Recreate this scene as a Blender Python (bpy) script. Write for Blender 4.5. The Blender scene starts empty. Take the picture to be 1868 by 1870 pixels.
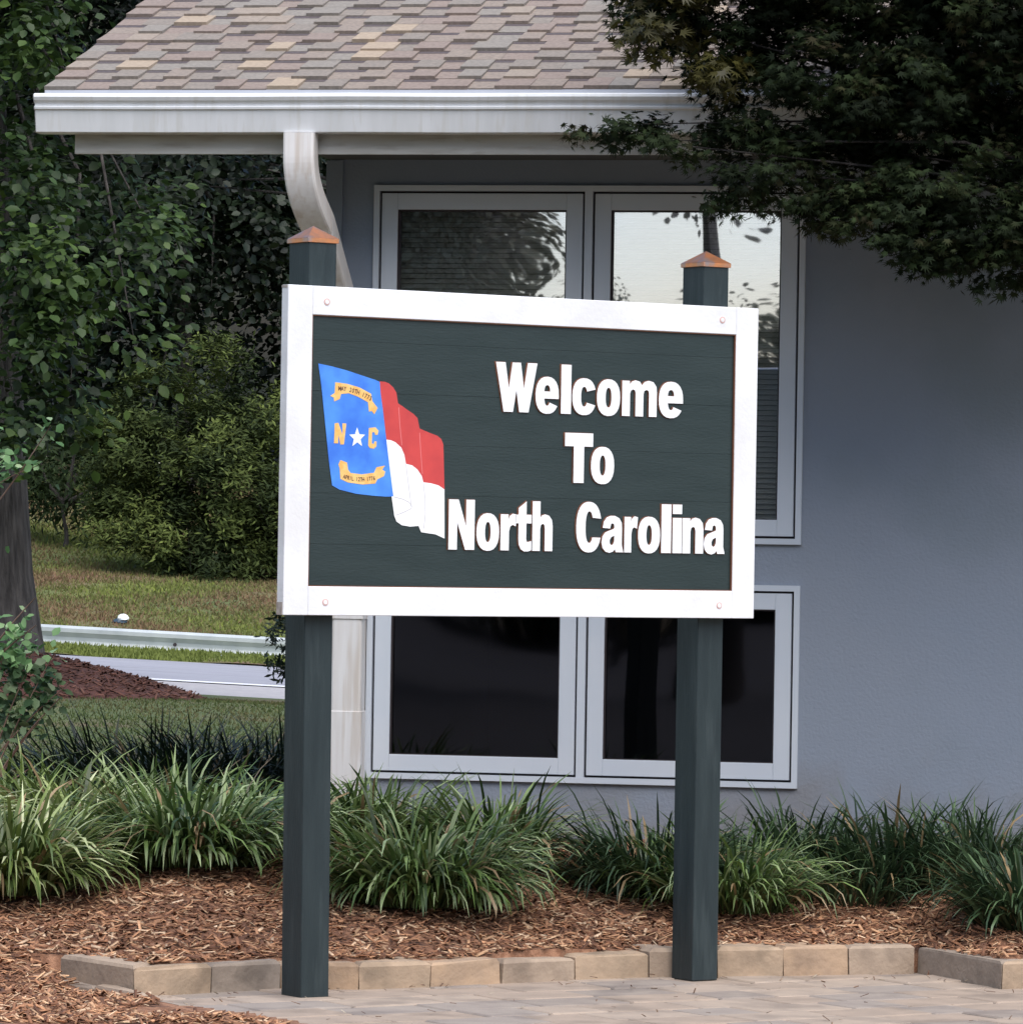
import bpy, math, random
import numpy as np
from mathutils import Vector, Matrix
random.seed(7); rng = np.random.default_rng(7)
scn = bpy.context.scene
C = scn.collection
# ------------------------------------------------------------------ camera
FPX, CX, CY, ROLL, PITCH, EYE = 8900.0, 934.0, 935.0, 0.0165, 70/8900.0, 1.675
cf = Vector((0, math.cos(PITCH), math.sin(PITCH)))
cu0 = Vector((0, -math.sin(PITCH), math.cos(PITCH))); cr0 = Vector((1, 0, 0))
cr = cr0*math.cos(ROLL) + cu0*math.sin(ROLL); cu = cu0*math.cos(ROLL) - cr0*math.sin(ROLL)
cam = bpy.data.objects.new('camera', bpy.data.cameras.new('camera')); C.objects.link(cam)
cam.data.sensor_width = 36; cam.data.sensor_fit = 'HORIZONTAL'
cam.data.lens = 36*FPX/1868.0; cam.data.clip_start = 0.5; cam.data.clip_end = 1000
cam.matrix_world = Matrix(((cr.x, cu.x, -cf.x, 0), (cr.y, cu.y, -cf.y, 0), (cr.z, cu.z, -cf.z, EYE), (0, 0, 0, 1)))
scn.camera = cam
def ray(px, py): return cf + cr*((px-CX)/FPX) - cu*((py-CY)/FPX)
def at(px, py, Y):
    d = ray(px, py); return Vector((0, 0, EYE)) + d*(Y/d.y)
# ------------------------------------------------------------------ light
SUN_EL, SUN_AZ = math.radians(58), math.radians(155)     # azimuth clockwise from +Y
w = bpy.data.worlds.new('World'); scn.world = w; w.use_nodes = True
wn = w.node_tree; bg = wn.nodes['Background']
sky = wn.nodes.new('ShaderNodeTexSky'); sky.sky_type = 'NISHITA'; sky.sun_disc = False
sky.sun_elevation = SUN_EL; sky.sun_rotation = SUN_AZ; sky.air_density = 1.0; sky.dust_density = 1.5; sky.ozone_density = 1.0
wn.links.new(sky.outputs[0], bg.inputs[0]); bg.inputs[1].default_value = 0.15
sd = bpy.data.lights.new('sun', 'SUN'); sd.energy = 2.75; sd.angle = math.radians(75); sd.color = (1, .965, .91)
so = bpy.data.objects.new('sun', sd); C.objects.link(so)
sdir = Vector((math.sin(SUN_AZ)*math.cos(SUN_EL), math.cos(SUN_AZ)*math.cos(SUN_EL), math.sin(SUN_EL)))
so.rotation_euler = sdir.to_track_quat('Z', 'Y').to_euler()
scn.view_settings.view_transform = 'Standard'; scn.view_settings.look = 'None'
scn.view_settings.gamma = 1; scn.view_settings.exposure = 0.68
try: scn.view_settings.use_curve_mapping = False
except Exception: pass
# ------------------------------------------------------------------ materials
def mat(name, c1, c2=None, scale=5.0, rough=.7, bump=0.0, bscale=None, stretch=(1, 1, 1), attr=False, c3=None, s3=1.0,
        metal=0.0, trans=0.0, spec=.5, lo=.35, hi=.65):
    m = bpy.data.materials.new(name); m.use_nodes = True; nt = m.node_tree; N = nt.nodes; L = nt.links
    b = N['Principled BSDF']; b.inputs['Roughness'].default_value = rough; b.inputs['Metallic'].default_value = metal
    b.inputs['Specular IOR Level'].default_value = spec
    geo = N.new('ShaderNodeTexCoord'); mp = N.new('ShaderNodeMapping'); mp.inputs['Scale'].default_value = stretch
    g = N.new('ShaderNodeNewGeometry'); L.new(g.outputs['Position'], mp.inputs['Vector'])
    col = None
    def noise(s, d=5):
        n = N.new('ShaderNodeTexNoise'); n.inputs['Scale'].default_value = s; n.inputs['Detail'].default_value = d
        L.new(mp.outputs[0], n.inputs['Vector']); return n
    def mix(a, bb, f, mode='MIX'):
        x = N.new('ShaderNodeMix'); x.data_type = 'RGBA'; x.blend_type = mode
        for k, v in ((6, a), (7, bb)):
            if hasattr(v, 'links'): L.new(v, x.inputs[k])
            else: x.inputs[k].default_value = (*v, 1)
        if hasattr(f, 'links'): L.new(f, x.inputs[0])
        else: x.inputs[0].default_value = f
        return x.outputs[2]
    def ramp(n, lo, hi):
        r = N.new('ShaderNodeMapRange'); r.inputs[1].default_value = lo; r.inputs[2].default_value = hi
        L.new(n.outputs[0], r.inputs[0]); return r.outputs[0]
    if attr:
        a = N.new('ShaderNodeAttribute'); a.attribute_name = 'Col'; col = a.outputs['Color']
        if c2: col = mix(col, c2, ramp(noise(scale), .4, 1.0), 'MIX')
    elif c2:
        col = mix(c1, c2, ramp(noise(scale), lo, hi))
    else: col = c1
    if c3: col = mix(col, c3, ramp(noise(s3, 6), .52, .68))
    if hasattr(col, 'links'): L.new(col, b.inputs['Base Color'])
    else: b.inputs['Base Color'].default_value = (*col, 1)
    if bump:
        bn = N.new('ShaderNodeBump'); bn.inputs['Strength'].default_value = 1; bn.inputs['Distance'].default_value = bump
        L.new(noise(bscale or scale*3, 6).outputs[0], bn.inputs['Height']); L.new(bn.outputs[0], b.inputs['Normal'])
    if trans:
        t = N.new('ShaderNodeBsdfTranslucent'); ms = N.new('ShaderNodeMixShader'); ms.inputs[0].default_value = trans
        if hasattr(col, 'links'): L.new(col, t.inputs[0])
        else: t.inputs[0].default_value = (*col, 1)
        L.new(b.outputs[0], ms.inputs[1]); L.new(t.outputs[0], ms.inputs[2])
        L.new(ms.outputs[0], N['Material Output'].inputs[0])
    return m
M = {}
M['white'] = mat('white_paint', (.80, .80, .82), (.73, .73, .75), 6, .55, .0010, 60, c3=(.70, .69, .69), s3=3)
M['whitetext'] = mat('white_letter_paint', (.84, .84, .85), None, rough=.5)
M['routed'] = mat('routed_brown_edge', (.16, .06, .03), None, rough=.8)
M['signgreen'] = mat('sign_green_paint', (.012, .023, .023), (.017, .029, .029), 3, .42, .0007, 30, stretch=(1, 1, 5))
M['postgreen'] = mat('post_green_paint', (.015, .024, .027), (.021, .032, .035), 4, .5, .0012, 40, stretch=(6, 6, .6), c3=(.030, .042, .045), s3=5, spec=.35)
M['copper'] = mat('copper_cap', (.72, .28, .12), (.55, .25, .13), 30, .38, .0004, 60, metal=.85, c3=(.40, .30, .28), s3=14)
M['screw'] = mat('screw_pink', (.62, .38, .34), None, rough=.5)
M['endgrain'] = mat('end_grain', (.32, .27, .24), (.45, .4, .36), 60, .8)
M['fblue'] = mat('flag_blue', (.035, .16, .66), (.07, .27, .78), 9, .55)
M['fred'] = mat('flag_red', (.58, .055, .05), (.50, .045, .045), 12, .55)
M['ffold'] = mat('flag_fold_line', (.55, .53, .55), None, rough=.6)
M['fredfold'] = mat('flag_red_fold', (.68, .17, .17), None, rough=.6)
M['fgold'] = mat('flag_gold', (.80, .42, .11), (.86, .55, .2), 40, .55)
M['fbrown'] = mat('flag_brown_print', (.10, .05, .03), None, rough=.6)
M['wall'] = mat('grey_stucco', (.24, .278, .34), (.26, .29, .345), 1.2, .85, .003, 70, c3=(.215, .25, .29), s3=.9)
M['frame'] = mat('window_frame_paint', (.56, .60, .66), (.60, .63, .68), 3, .5)
M['gasket'] = mat('window_gap_dark', (.03, .022, .025), None, rough=.8)
M['gutter'] = mat('gutter_white_metal', (.76, .77, .79), (.68, .69, .70), 5, .3, c3=(.66, .66, .65), s3=14, stretch=(2.5, 1, .25))
M['fascia'] = mat('fascia_paint', (.50, .49, .46), (.44, .42, .38), 4, .6, stretch=(1, 1, 6), c3=(.36, .33, .29), s3=5)
M['soffit'] = mat('soffit_paint', (.09, .09, .09), (.07, .07, .07), 3, .7)
M['downspout'] = mat('downspout_paint', (.72, .70, .69), (.66, .63, .61), 6, .4, stretch=(8, 8, .5), c3=(.58, .52, .47), s3=3)
M['stain'] = mat('rust_stain', (.30, .20, .13), (.42, .34, .28), 12, .7, stretch=(6, 6, 1.5))
M['dripedge'] = mat('drip_edge_metal', (.42, .44, .50), None, rough=.4)
sh = [((.222, .18, .148), (.165, .135, .113)), ((.20, .17, .145), (.15, .13, .11)), ((.31, .245, .18), (.25, .195, .145)), ((.21, .165, .14), (.165, .128, .108)), ((.205, .183, .158), (.16, .142, .124)), ((.25, .205, .165), (.20, .163, .132))]
M['shingle'] = [mat('shingle_%s' % n, a, b, 55, .95, .0015, 300) for (a, b), n in zip([(tuple(v*1.18 for v in a), tuple(v*1.18 for v in b)) for a, b in sh], ['taupe', 'greybrown', 'tan', 'rosy', 'grey', 'beige'])]
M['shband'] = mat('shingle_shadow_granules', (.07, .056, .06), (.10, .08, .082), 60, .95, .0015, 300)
M['deck'] = mat('roof_underlay', (.05, .045, .04), None, rough=.9)
M['room'] = mat('dark_room', (.11, .115, .13), (.15, .15, .17), 1, .9)
M['slat'] = mat('blind_slat', (.88, .88, .82), None, rough=.5)
M['mulch'] = mat('mulch_ground', (.19, .085, .045), (.33, .17, .10), 28, .95, .02, 60, c3=(.045, .02, .014), s3=9)
M['mound'] = mat('red_mulch_mound', (.055, .017, .012), (.085, .030, .020), 12, .95, .05, 14)
M['chip'] = mat('mulch_chip', (1, 1, 1), (.10, .05, .03), 60, .9, attr=True)
M['leaf'] = mat('leaf', (1, 1, 1), rough=.5, attr=True, trans=.25, spec=.35)
M['blade'] = mat('grass_blade', (1, 1, 1), rough=.42, attr=True, trans=.22, spec=.5)
M['dullleaf'] = mat('dull_leaf', (1, 1, 1), rough=.75, attr=True, trans=.15, spec=.15)
M['bark'] = mat('bark', (.022, .018, .016), (.070, .060, .054), 5, .95, .06, 9, stretch=(3, 3, .4))
M['twig'] = mat('twig', (.17, .10, .075), (.24, .16, .12), 12, .8)
M['lawn'] = mat('lawn_grass', (.055, .078, .026), (.085, .105, .035), 2.2, .95, .05, 18, c3=(.11, .085, .045), s3=.5)
M['bank'] = mat('bank_grass', (.080, .105, .030), (.12, .13, .035), .8, .95, .06, 10, c3=(.16, .095, .062), s3=.42, stretch=(1, .35, 1))
M['forest'] = mat('forest_floor', (.02, .025, .012), (.035, .03, .02), .5, .95)
M['asphalt'] = mat('road_asphalt', (.25, .25, .29), (.31, .31, .345), 3, .85, .004, 60, stretch=(.4, 3, 1), c3=(.22, .22, .245), s3=.8)
M['shoulder'] = mat('road_shoulder', (.34, .32, .33), (.40, .38, .38), 6, .9, .004, 60)
M['roadpaint'] = mat('road_line_paint', (.72, .72, .74), None, rough=.6)
M['rail'] = mat('galvanised_rail', (.50, .53, .53), (.40, .43, .44), 3, .42, metal=.35)
pv = [((.335, .26, .205), (.28, .22, .175)), ((.29, .245, .21), (.245, .205, .18)), ((.36, .285, .225), (.30, .24, .195)), ((.27, .225, .19), (.23, .19, .165))]
M['paver'] = [mat('paver_%s' % n, a, b, 7, .85, .002, 90, c3=tuple(x*.8 for x in b), s3=3.5) for (a, b), n in zip(pv, ['tan', 'grey', 'buff', 'taupe'])]
ks = [((.40, .29, .20), (.31, .23, .16)), ((.31, .25, .20), (.25, .20, .16)), ((.42, .29, .19), (.34, .24, .165)), ((.38, .29, .215), (.31, .235, .175)), ((.26, .21, .175), (.21, .17, .145))]
M['kerb'] = [mat('edging_%s' % n, a, b, 9, .9, .004, 45, c3=tuple(x*.75 for x in b), s3=6) for (a, b), n in zip(ks, ['tan', 'greybrown', 'orange', 'beige', 'dark'])]
M['drive'] = mat('driveway_asphalt', (.045, .045, .048), (.065, .065, .068), 4, .9, .004, 60)
M['joint'] = mat('sand_joint', (.04, .032, .026), (.07, .055, .042), 40, .95)
M['litterw'] = mat('litter_white', (.75, .78, .8), None, rough=.5)
M['litterb'] = mat('litter_blue', (.02, .045, .07), None, rough=.5)
def glass_mat(name, fac, tint, rg=.0):
    m = bpy.data.materials.new(name); m.use_nodes = True; nt = m.node_tree; N = nt.nodes; L = nt.links
    for n in list(N):
        if n.type == 'BSDF_PRINCIPLED': N.remove(n)
    g = N.new('ShaderNodeBsdfGlossy'); g.inputs['Roughness'].default_value = rg; g.inputs['Color'].default_value = (.95, .91, 1, 1)
    t = N.new('ShaderNodeBsdfTransparent'); t.inputs[0].default_value = (*tint, 1)
    n = N.new('ShaderNodeTexNoise'); n.inputs['Scale'].default_value = 1.3; n.inputs['Detail'].default_value = 1
    ge = N.new('ShaderNodeNewGeometry'); L.new(ge.outputs['Position'], n.inputs['Vector'])
    b = N.new('ShaderNodeBump'); b.inputs['Distance'].default_value = .003; L.new(n.outputs[0], b.inputs['Height']); L.new(b.outputs[0], g.inputs['Normal'])
    mx = N.new('ShaderNodeMixShader'); mx.inputs[0].default_value = fac
    L.new(t.outputs[0], mx.inputs[1]); L.new(g.outputs[0], mx.inputs[2]); L.new(mx.outputs[0], N['Material Output'].inputs[0])
    return m
M['glass'] = glass_mat('window_glass', .42, (.97, .98, .95), .010)
M['glasslow'] = glass_mat('window_glass_low', .05, (.38, .38, .40), .022)
# ------------------------------------------------------------------ object helpers
def tag(o, label=None, cat=None, group=None, kind=None):
    if label: o['label'] = label
    if cat: o['category'] = cat
    if group: o['group'] = group
    if kind: o['kind'] = kind
    return o
def empty(name, loc=(0, 0, 0), rz=0.0, label=None, cat=None, group=None):
    o = bpy.data.objects.new(name, None); C.objects.link(o); o.location = loc; o.rotation_euler = (0, 0, rz)
    o.empty_display_size = .1
    return tag(o, label, cat, group)
def link(name, me, parent=None, loc=None, kind=None):
    o = bpy.data.objects.new(name, me); C.objects.link(o)
    if parent: o.parent = parent
    if loc is not None: o.location = loc
    if kind: o['kind'] = kind
    return o
class MB:
    def __init__(s): s.v = []; s.f = []; s.m = []
    def add(s, vs, fs, mi=0):
        n = len(s.v); s.v += [tuple(p) for p in vs]; s.f += [tuple(i+n for i in f) for f in fs]; s.m += [mi]*len(fs)
    def box(s, x0, x1, y0, y1, z0, z1, mi=0, ch=0.0):
        if ch <= 0:
            s.add([(x0,y0,z0),(x1,y0,z0),(x1,y1,z0),(x0,y1,z0),(x0,y0,z1),(x1,y0,z1),(x1,y1,z1),(x0,y1,z1)],
                  [(0,3,2,1),(4,5,6,7),(0,1,5,4),(1,2,6,5),(2,3,7,6),(3,0,4,7)], mi)
        else:
            bm = __import__('bmesh').new(); import bmesh
            r = bmesh.ops.create_cube(bm, size=1)
            for v in bm.verts: v.co = Vector(((x0+x1)/2+v.co.x*(x1-x0), (y0+y1)/2+v.co.y*(y1-y0), (z0+z1)/2+v.co.z*(z1-z0)))
            bmesh.ops.bevel(bm, geom=bm.edges[:], offset=ch, segments=1, affect='EDGES')
            bm.verts.ensure_lookup_table(); bm.verts.index_update()
            s.add([v.co[:] for v in bm.verts], [tuple(v.index for v in f.verts) for f in bm.faces], mi); bm.free()
    def tube(s, pts, rad, n=8, mi=0, cap=True):
        pts = [Vector(p) for p in pts]; rings = []; base = len(s.v)
        if not hasattr(rad, '__len__'): rad = [rad]*len(pts)
        up = Vector((0.13, .21, 1)).normalized()
        for i, p in enumerate(pts):
            t = (pts[min(i+1, len(pts)-1)]-pts[max(i-1, 0)]).normalized()
            a = t.cross(up)
            if a.length < .05: a = t.cross(Vector((1, .1, 0)))
            a.normalize(); b = t.cross(a).normalized()
            for k in range(n):
                an = 2*math.pi*k/n; q = p+(a*math.cos(an)+b*math.sin(an))*rad[i]; s.v.append(tuple(q))
        for i in range(len(pts)-1):
            for k in range(n):
                k2 = (k+1) % n
                s.f.append((base+i*n+k, base+i*n+k2, base+(i+1)*n+k2, base+(i+1)*n+k)); s.m.append(mi)
        if cap:
            s.f.append(tuple(base+k for k in range(n))); s.m.append(mi)
            s.f.append(tuple(base+(len(pts)-1)*n+k for k in reversed(range(n)))); s.m.append(mi)
    def sweep(s, pts, prof, frame, mi=0):      # prof: list of 2D; frame(i) -> (origin, ax, ay)
        base = len(s.v); n = len(prof)
        for i in range(len(pts)):
            o, ax, ay = frame(i)
            for (a, b) in prof: s.v.append(tuple(o+ax*a+ay*b))
        for i in range(len(pts)-1):
            for k in range(n):
                k2 = (k+1) % n
                s.f.append((base+i*n+k, base+i*n+k2, base+(i+1)*n+k2, base+(i+1)*n+k)); s.m.append(mi)
        s.f.append(tuple(base+k for k in range(n))); s.m.append(mi)
        s.f.append(tuple(base+(len(pts)-1)*n+k for k in reversed(range(n)))); s.m.append(mi)
    def mesh(s, name, mats, smooth=False):
        me = bpy.data.meshes.new(name); me.from_pydata(s.v, [], s.f)
        for m in (mats if isinstance(mats, (list, tuple)) else [mats]): me.materials.append(m)
        me.polygons.foreach_set('material_index', s.m)
        if smooth: me.polygons.foreach_set('use_smooth', [True]*len(s.f))
        me.update(); return me
    def build(s, name, mats, parent=None, smooth=False, loc=None, kind=None):
        return link(name, s.mesh(name, mats, smooth), parent, loc, kind)
def boxobj(name, x0, x1, y0, y1, z0, z1, m, parent=None, ch=0.0):
    b = MB(); b.box(x0, x1, y0, y1, z0, z1, 0, ch); return b.build(name, m, parent)
def np_mesh(name, V, Fq, m, col=None, parent=None, kind=None, smooth=False):
    """V (n,3); Fq (k,4) quads or (k,3) tris; col (n,3)"""
    me = bpy.data.meshes.new(name); k, c = Fq.shape
    me.vertices.add(len(V)); me.vertices.foreach_set('co', V.astype(np.float32).ravel())
    me.loops.add(k*c); me.loops.foreach_set('vertex_index', Fq.astype(np.int32).ravel())
    me.polygons.add(k); me.polygons.foreach_set('loop_start', np.arange(0, k*c, c, dtype=np.int32))
    me.polygons.foreach_set('loop_total', np.full(k, c, dtype=np.int32))
    if smooth: me.polygons.foreach_set('use_smooth', np.ones(k, dtype=bool))
    me.materials.append(m)
    if col is not None:
        a = me.color_attributes.new('Col', 'FLOAT_COLOR', 'POINT')
        a.data.foreach_set('color', np.hstack([col, np.ones((len(col), 1))]).astype(np.float32).ravel())
    me.update(calc_edges=True); me.validate()
    return link(name, me, parent, None, kind)
def frames(nrm, dirv):
    z = nrm/np.linalg.norm(nrm, axis=1, keepdims=True)
    x = dirv - (dirv*z).sum(1, keepdims=True)*z; x /= np.linalg.norm(x, axis=1, keepdims=True)+1e-9
    return x, np.cross(z, x), z
def scatter(name, tv, tf, P, nrm, dirv, size, col, m, parent=None, kind=None, colvar=None):
    tv = np.array(tv, float); tf = np.array(tf); n = len(P); k = len(tv)
    x, y, z = frames(nrm, dirv); size = np.broadcast_to(size, (n,))[:, None, None]
    V = P[:, None, :] + size*(tv[None, :, 0:1]*x[:, None, :] + tv[None, :, 1:2]*y[:, None, :] + tv[None, :, 2:3]*z[:, None, :])
    Fq = (tf[None] + (np.arange(n)*k)[:, None, None]).reshape(-1, tf.shape[1])
    cc = np.repeat(col, k, axis=0)
    return np_mesh(name, V.reshape(-1, 3), Fq, m, cc, parent, kind)
# leaf templates (x along the leaf)
def palmate():
    tips = [(-100, .45), (-58, .8), (-20, .98), (20, .98), (58, .8), (100, .45)]
    pts = [(-.12, 0, 0)]; seq = []
    tips = [(-115, .42), (-62, .78), (-28, .95), (0, 1.08), (28, .95), (62, .78), (115, .42)]
    for i, (a, r) in enumerate(tips):
        if i: am = (a+tips[i-1][0])/2; seq.append((am, .30))
        seq.append((a, r))
    for a, r in seq: pts.append((r*math.cos(math.radians(a)), r*math.sin(math.radians(a)), -.12*r*r))
    return pts, [(0, i, i+1) for i in range(1, len(pts)-1)]
BROAD = ([(0,0,0),(.35,-.36,.05),(.75,-.3,.02),(1.05,0,-.1),(.75,.3,.02),(.35,.36,.05),(.5,0,-.04)],
         [(6,0,1),(6,1,2),(6,2,3),(6,3,4),(6,4,5),(6,5,0)])
SPRAY = ([(0,-.04,0),(0,.04,0),(.5,.16,.04),(1,0,-.03),(.5,-.16,.04)], [(0,4,3),(0,3,1),(1,3,2)])
PALM = palmate()
def crown_points(ells, per_clump, clumps_per_m3, spread, shell=.55, flat=1.0):
    """ells: (centre, (rx,ry,rz)) -> clustered points near each ellipsoid's outside, outward vector"""
    PP, OO, CC = [], [], []
    for c, r in ells:
        r = np.array(r, float); vol = r.prod()*4.19; nc = max(3, int(vol*clumps_per_m3))
        d = rng.normal(size=(nc, 3)); d /= np.linalg.norm(d, axis=1, keepdims=True)
        rad = shell + (1-shell)*rng.random(nc)**.6
        cc = np.array(c) + d*rad[:, None]*r
        k = per_clump
        p = cc[:, None, :] + rng.normal(size=(nc, k, 3))*spread*np.array([1, 1, flat])
        PP.append(p.reshape(-1, 3)); o = (p - np.array(c))/r
        OO.append(o.reshape(-1, 3)); CC.append(np.repeat(rng.random(nc), k))
    return np.vstack(PP), np.vstack(OO), np.concatenate(CC)
def lerp_cols(cols, t):
    cols = np.array(cols, float); t = np.clip(t, 0, .9999)*(len(cols)-1); i = t.astype(int); f = (t-i)[:, None]
    return cols[i]*(1-f)+cols[i+1]*f
def crown(name, ells, per, cpm, spread, tmpl, size, cols, m, parent, up=.6, hang=.0, shell=.55, flat=1.0, kind=None):
    P, O, cl = crown_points(ells, per, cpm, spread, shell, flat); n = len(P)
    On = O/np.maximum(np.linalg.norm(O, axis=1, keepdims=True), .1)
    nrm = On*.5 + np.array([0, 0, up]) + rng.normal(size=(n, 3))*.45
    dv = On*.6 + rng.normal(size=(n, 3))*.6 + np.array([0, 0, -hang])
    col = lerp_cols(cols, cl*.65 + rng.random(n)*.35) * (.75+.5*rng.random(n))[:, None]
    print(name, n)
    return scatter(name, tmpl[0], tmpl[1], P, nrm, dv, size*(.65+.7*rng.random(n)), col, m, parent, kind)
def branches(mb, base, ells, n_per=3, r0=.05, n=6):
    base = Vector(base)
    for c, r in ells:
        for _ in range(n_per):
            e = Vector([c[i]+random.uniform(-.6, .6)*r[i] for i in range(3)])
            mid = base.lerp(e, .5)+Vector((random.uniform(-1, 1), random.uniform(-1, 1), random.uniform(0, 1)))*.12*(e-base).length
            mb.tube([base, base.lerp(mid, .5), mid, mid.lerp(e, .6), e], [r0, r0*.8, r0*.55, r0*.35, r0*.12], n, cap=False)
def trunk(mb, base, top, r0, r1, n=14, flare=1.5):
    base = Vector(base); top = Vector(top); pts, rr = [], []
    for i in range(9):
        t = i/8; pts.append(base.lerp(top, t)+Vector((math.sin(t*5)*.04, math.cos(t*4)*.03, 0))*(0 if i == 0 else 1)); rr.append((r0*(1-t)+r1*t)*(1+(flare-1)*math.exp(-t*9)))
    mb.tube(pts, rr, n)
def pe(px, py, Y, rx, ry, rd):            # ellipsoid described by where it shows
    p = at(px, py, Y); s = Y/FPX; return ((p.x, p.y, p.z), (rx*s, rd, ry*s))
# ------------------------------------------------------------------ terrain height
def kp(px, py):
    d = ray(px, py); t = -EYE/d.z; return (d.x*t, d.y*t)
ep = [(110, 1800), (245, 1821), (385, 1813), (512, 1807), (655, 1809), (785, 1804), (915, 1797), (1050, 1791), (1185, 1786), (1310, 1785), (1430, 1783), (1550, 1781), (1670, 1778)]
ep2 = [(1674, 1777), (1828, 1806), (2010, 1800), (2200, 1797), (2400, 1795)]
_k = [kp(*q) for q in ep+ep2[1:]]
KX = [-6]+[q[0] for q in _k]+[6]; KY = [_k[0][1]]+[q[1] for q in _k]+[_k[-1][1]]
def kerbY(X): return np.interp(X, KX, KY)
PY_ = [-80, 22, 30, 45, 49, 55, 68.9, 69.3, 70.8, 72.4, 73.4, 76, 80, 90, 100, 115, 150, 250, 420]
PZ_ = [0, 0, .02, .10, .127, .0, .0, .01, .10, -.30, -.42, .08, .36, 1.1, 2.2, 5, 30, 42, 44]
def H(X, Y):
    X = np.asarray(X, float); Y = np.asarray(Y, float)
    z = np.interp(Y, PY_, PZ_)
    t = np.clip((Y-40)/15, 0, 1); t = t*t*(3-2*t)
    return z - .04*np.clip(X+4.2, -45, 45)*t
def Hbed(X, Y):                            # top of the mulch bed
    X = np.asarray(X, float); Y = np.asarray(Y, float)
    d = Y - kerbY(X) - .02
    bed = .105 + .13*np.clip(d-.2, 0, 2.0)
    back = np.clip((Y-22.4)/1.6, 0, 1); bed = bed*(1-back) + .01*back
    left = -1.42 + (17.87-Y)*.64
    paved = (X > left) & (d < .08) & (X > -1.74+(18.4-Y)*.8)
    ramp = np.clip((-1.56-X)/.25, 0, 1)*np.clip((d+.6)/.6, 0, 1)
    z = np.where(d > .08, bed, np.where(paved, -.07, .012+.095*ramp+.03*np.clip((-.35-X-(17.87-Y)*-.64-1.0)/.8, 0, 1)))
    return z + .012*np.sin(X*5.1+Y*3)*np.sin(Y*6.7-X*2) * (z > 0)
def grid(name, xs, ys, hf, m, kind='structure', smooth=True):
    X, Y = np.meshgrid(xs, ys); Z = hf(X, Y); V = np.stack([X, Y, Z], -1).reshape(-1, 3)
    nx = len(xs); ny = len(ys); i = (np.arange(ny-1)[:, None]*nx+np.arange(nx-1)[None]).ravel()
    return np_mesh(name, V, np.stack([i, i+1, i+1+nx, i+nx], 1), m, kind=kind, smooth=smooth)
xs = np.unique(np.concatenate([np.linspace(-90, 90, 61), np.linspace(-12, 6, 73)]))
g = grid('lawn', xs, np.concatenate([np.linspace(13, 16, 5), np.linspace(17, 55.6, 80)]), lambda X, Y: H(X, Y)-.02*(Y < 24)-.06*((Y < 24) & (Y > 14) & (abs(X) < 6)), M['lawn'])
tag(g, 'dull green lawn running back from the planting bed to the road')
tag(grid('driveway', xs, np.linspace(-80, 13, 12), lambda X, Y: H(X, Y)-.08, M['drive']), 'unseen asphalt driveway added so the lower panes mirror dark ground')  # unseen ground, added to keep the lower pane reflections grey and dark
tag(grid('road_shoulder', xs, np.array([55.6, 56.4, 57.6, 59.0, 60.3]), lambda X, Y: H(X, Y)+.0, M['shoulder']), 'pale paved road shoulder beyond the lawn')
tag(grid('road', xs, np.array([60.3, 62, 64, 66, 68, 69.0]), lambda X, Y: H(X, Y)+.0, M['asphalt']), 'grey asphalt road crossing behind the lawn')
tag(grid('road_marking', xs, np.array([59.7, 60.25]), lambda X, Y: H(X, Y)+.012, M['roadpaint']), 'white edge line painted along the near side of the road')
tag(grid('grass_bank', xs, np.concatenate([np.linspace(69.0, 80, 34), np.linspace(81, 106, 26)]), lambda X, Y: H(X, Y)+.03*np.sin(X*2.1+Y)*np.sin(Y*1.7), M['bank']), 'grass bank with bare brown patches rising beyond the guardrail')
tag(grid('sky_block_hill', xs, np.concatenate([np.linspace(106, 160, 19), np.linspace(170, 420, 12)]), H, M['forest']), 'dark hillside added behind the bank to block sky between the trees')  # slope added and steepened to shut out bright sky between trees
# mulch bed
mb_ = grid('mulch_bed', np.arange(-4.2, 4.6, .04), np.arange(16.2, 24.2, .04), Hbed, M['mulch'])
tag(mb_, 'reddish brown wood mulch covering the planting bed round the paving')
# ------------------------------------------------------------------ mulch chips
def chips(name, n, x0, x1, y0, y1, hf, smin, smax, cols, keep=None, parent=None, zoff=.004):
    X = rng.uniform(x0, x1, n); Y = rng.uniform(y0, y1, n)
    if keep is not None: k = keep(X, Y); X, Y = X[k], Y[k]
    n = len(X); Z = hf(X, Y) + zoff + rng.random(n)*.012
    tv = [(-.5,-.1,0),(.5,-.07,.02),(.45,.1,.0),(-.5,.08,.02),(-.5,-.1,.06),(.5,-.07,.07),(.45,.1,.05),(-.5,.08,.07)]
    tf = [(4,5,6,7),(0,1,5,4),(1,2,6,5),(2,3,7,6),(3,0,4,7)]
    nr = np.stack([rng.normal(size=n)*.35, rng.normal(size=n)*.35, np.ones(n)], 1)
    a = rng.random(n)*6.28; dv = np.stack([np.cos(a), np.sin(a), np.zeros(n)], 1)
    t = rng.random(n)**1.7
    col = lerp_cols(cols, t)*(.7+.6*rng.random(n))[:, None]
    return scatter(name, tv, tf, np.stack([X, Y, Z], 1), nr, dv, rng.uniform(smin, smax, n)**1.0, col, M['chip'], parent, 'stuff')
MC = [(.12, .05, .026), (.26, .115, .058), (.38, .185, .095), (.47, .245, .13), (.56, .35, .20), (.68, .50, .34)]
ch1 = chips('mulch_chips', 75000, -3.2, 3.2, 16.6, 22.2, Hbed, .016, .070, MC, keep=lambda X, Y: Hbed(X, Y) > .02)
tag(ch1, 'loose reddish wood chips scattered over the planting bed', 'mulch')
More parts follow.
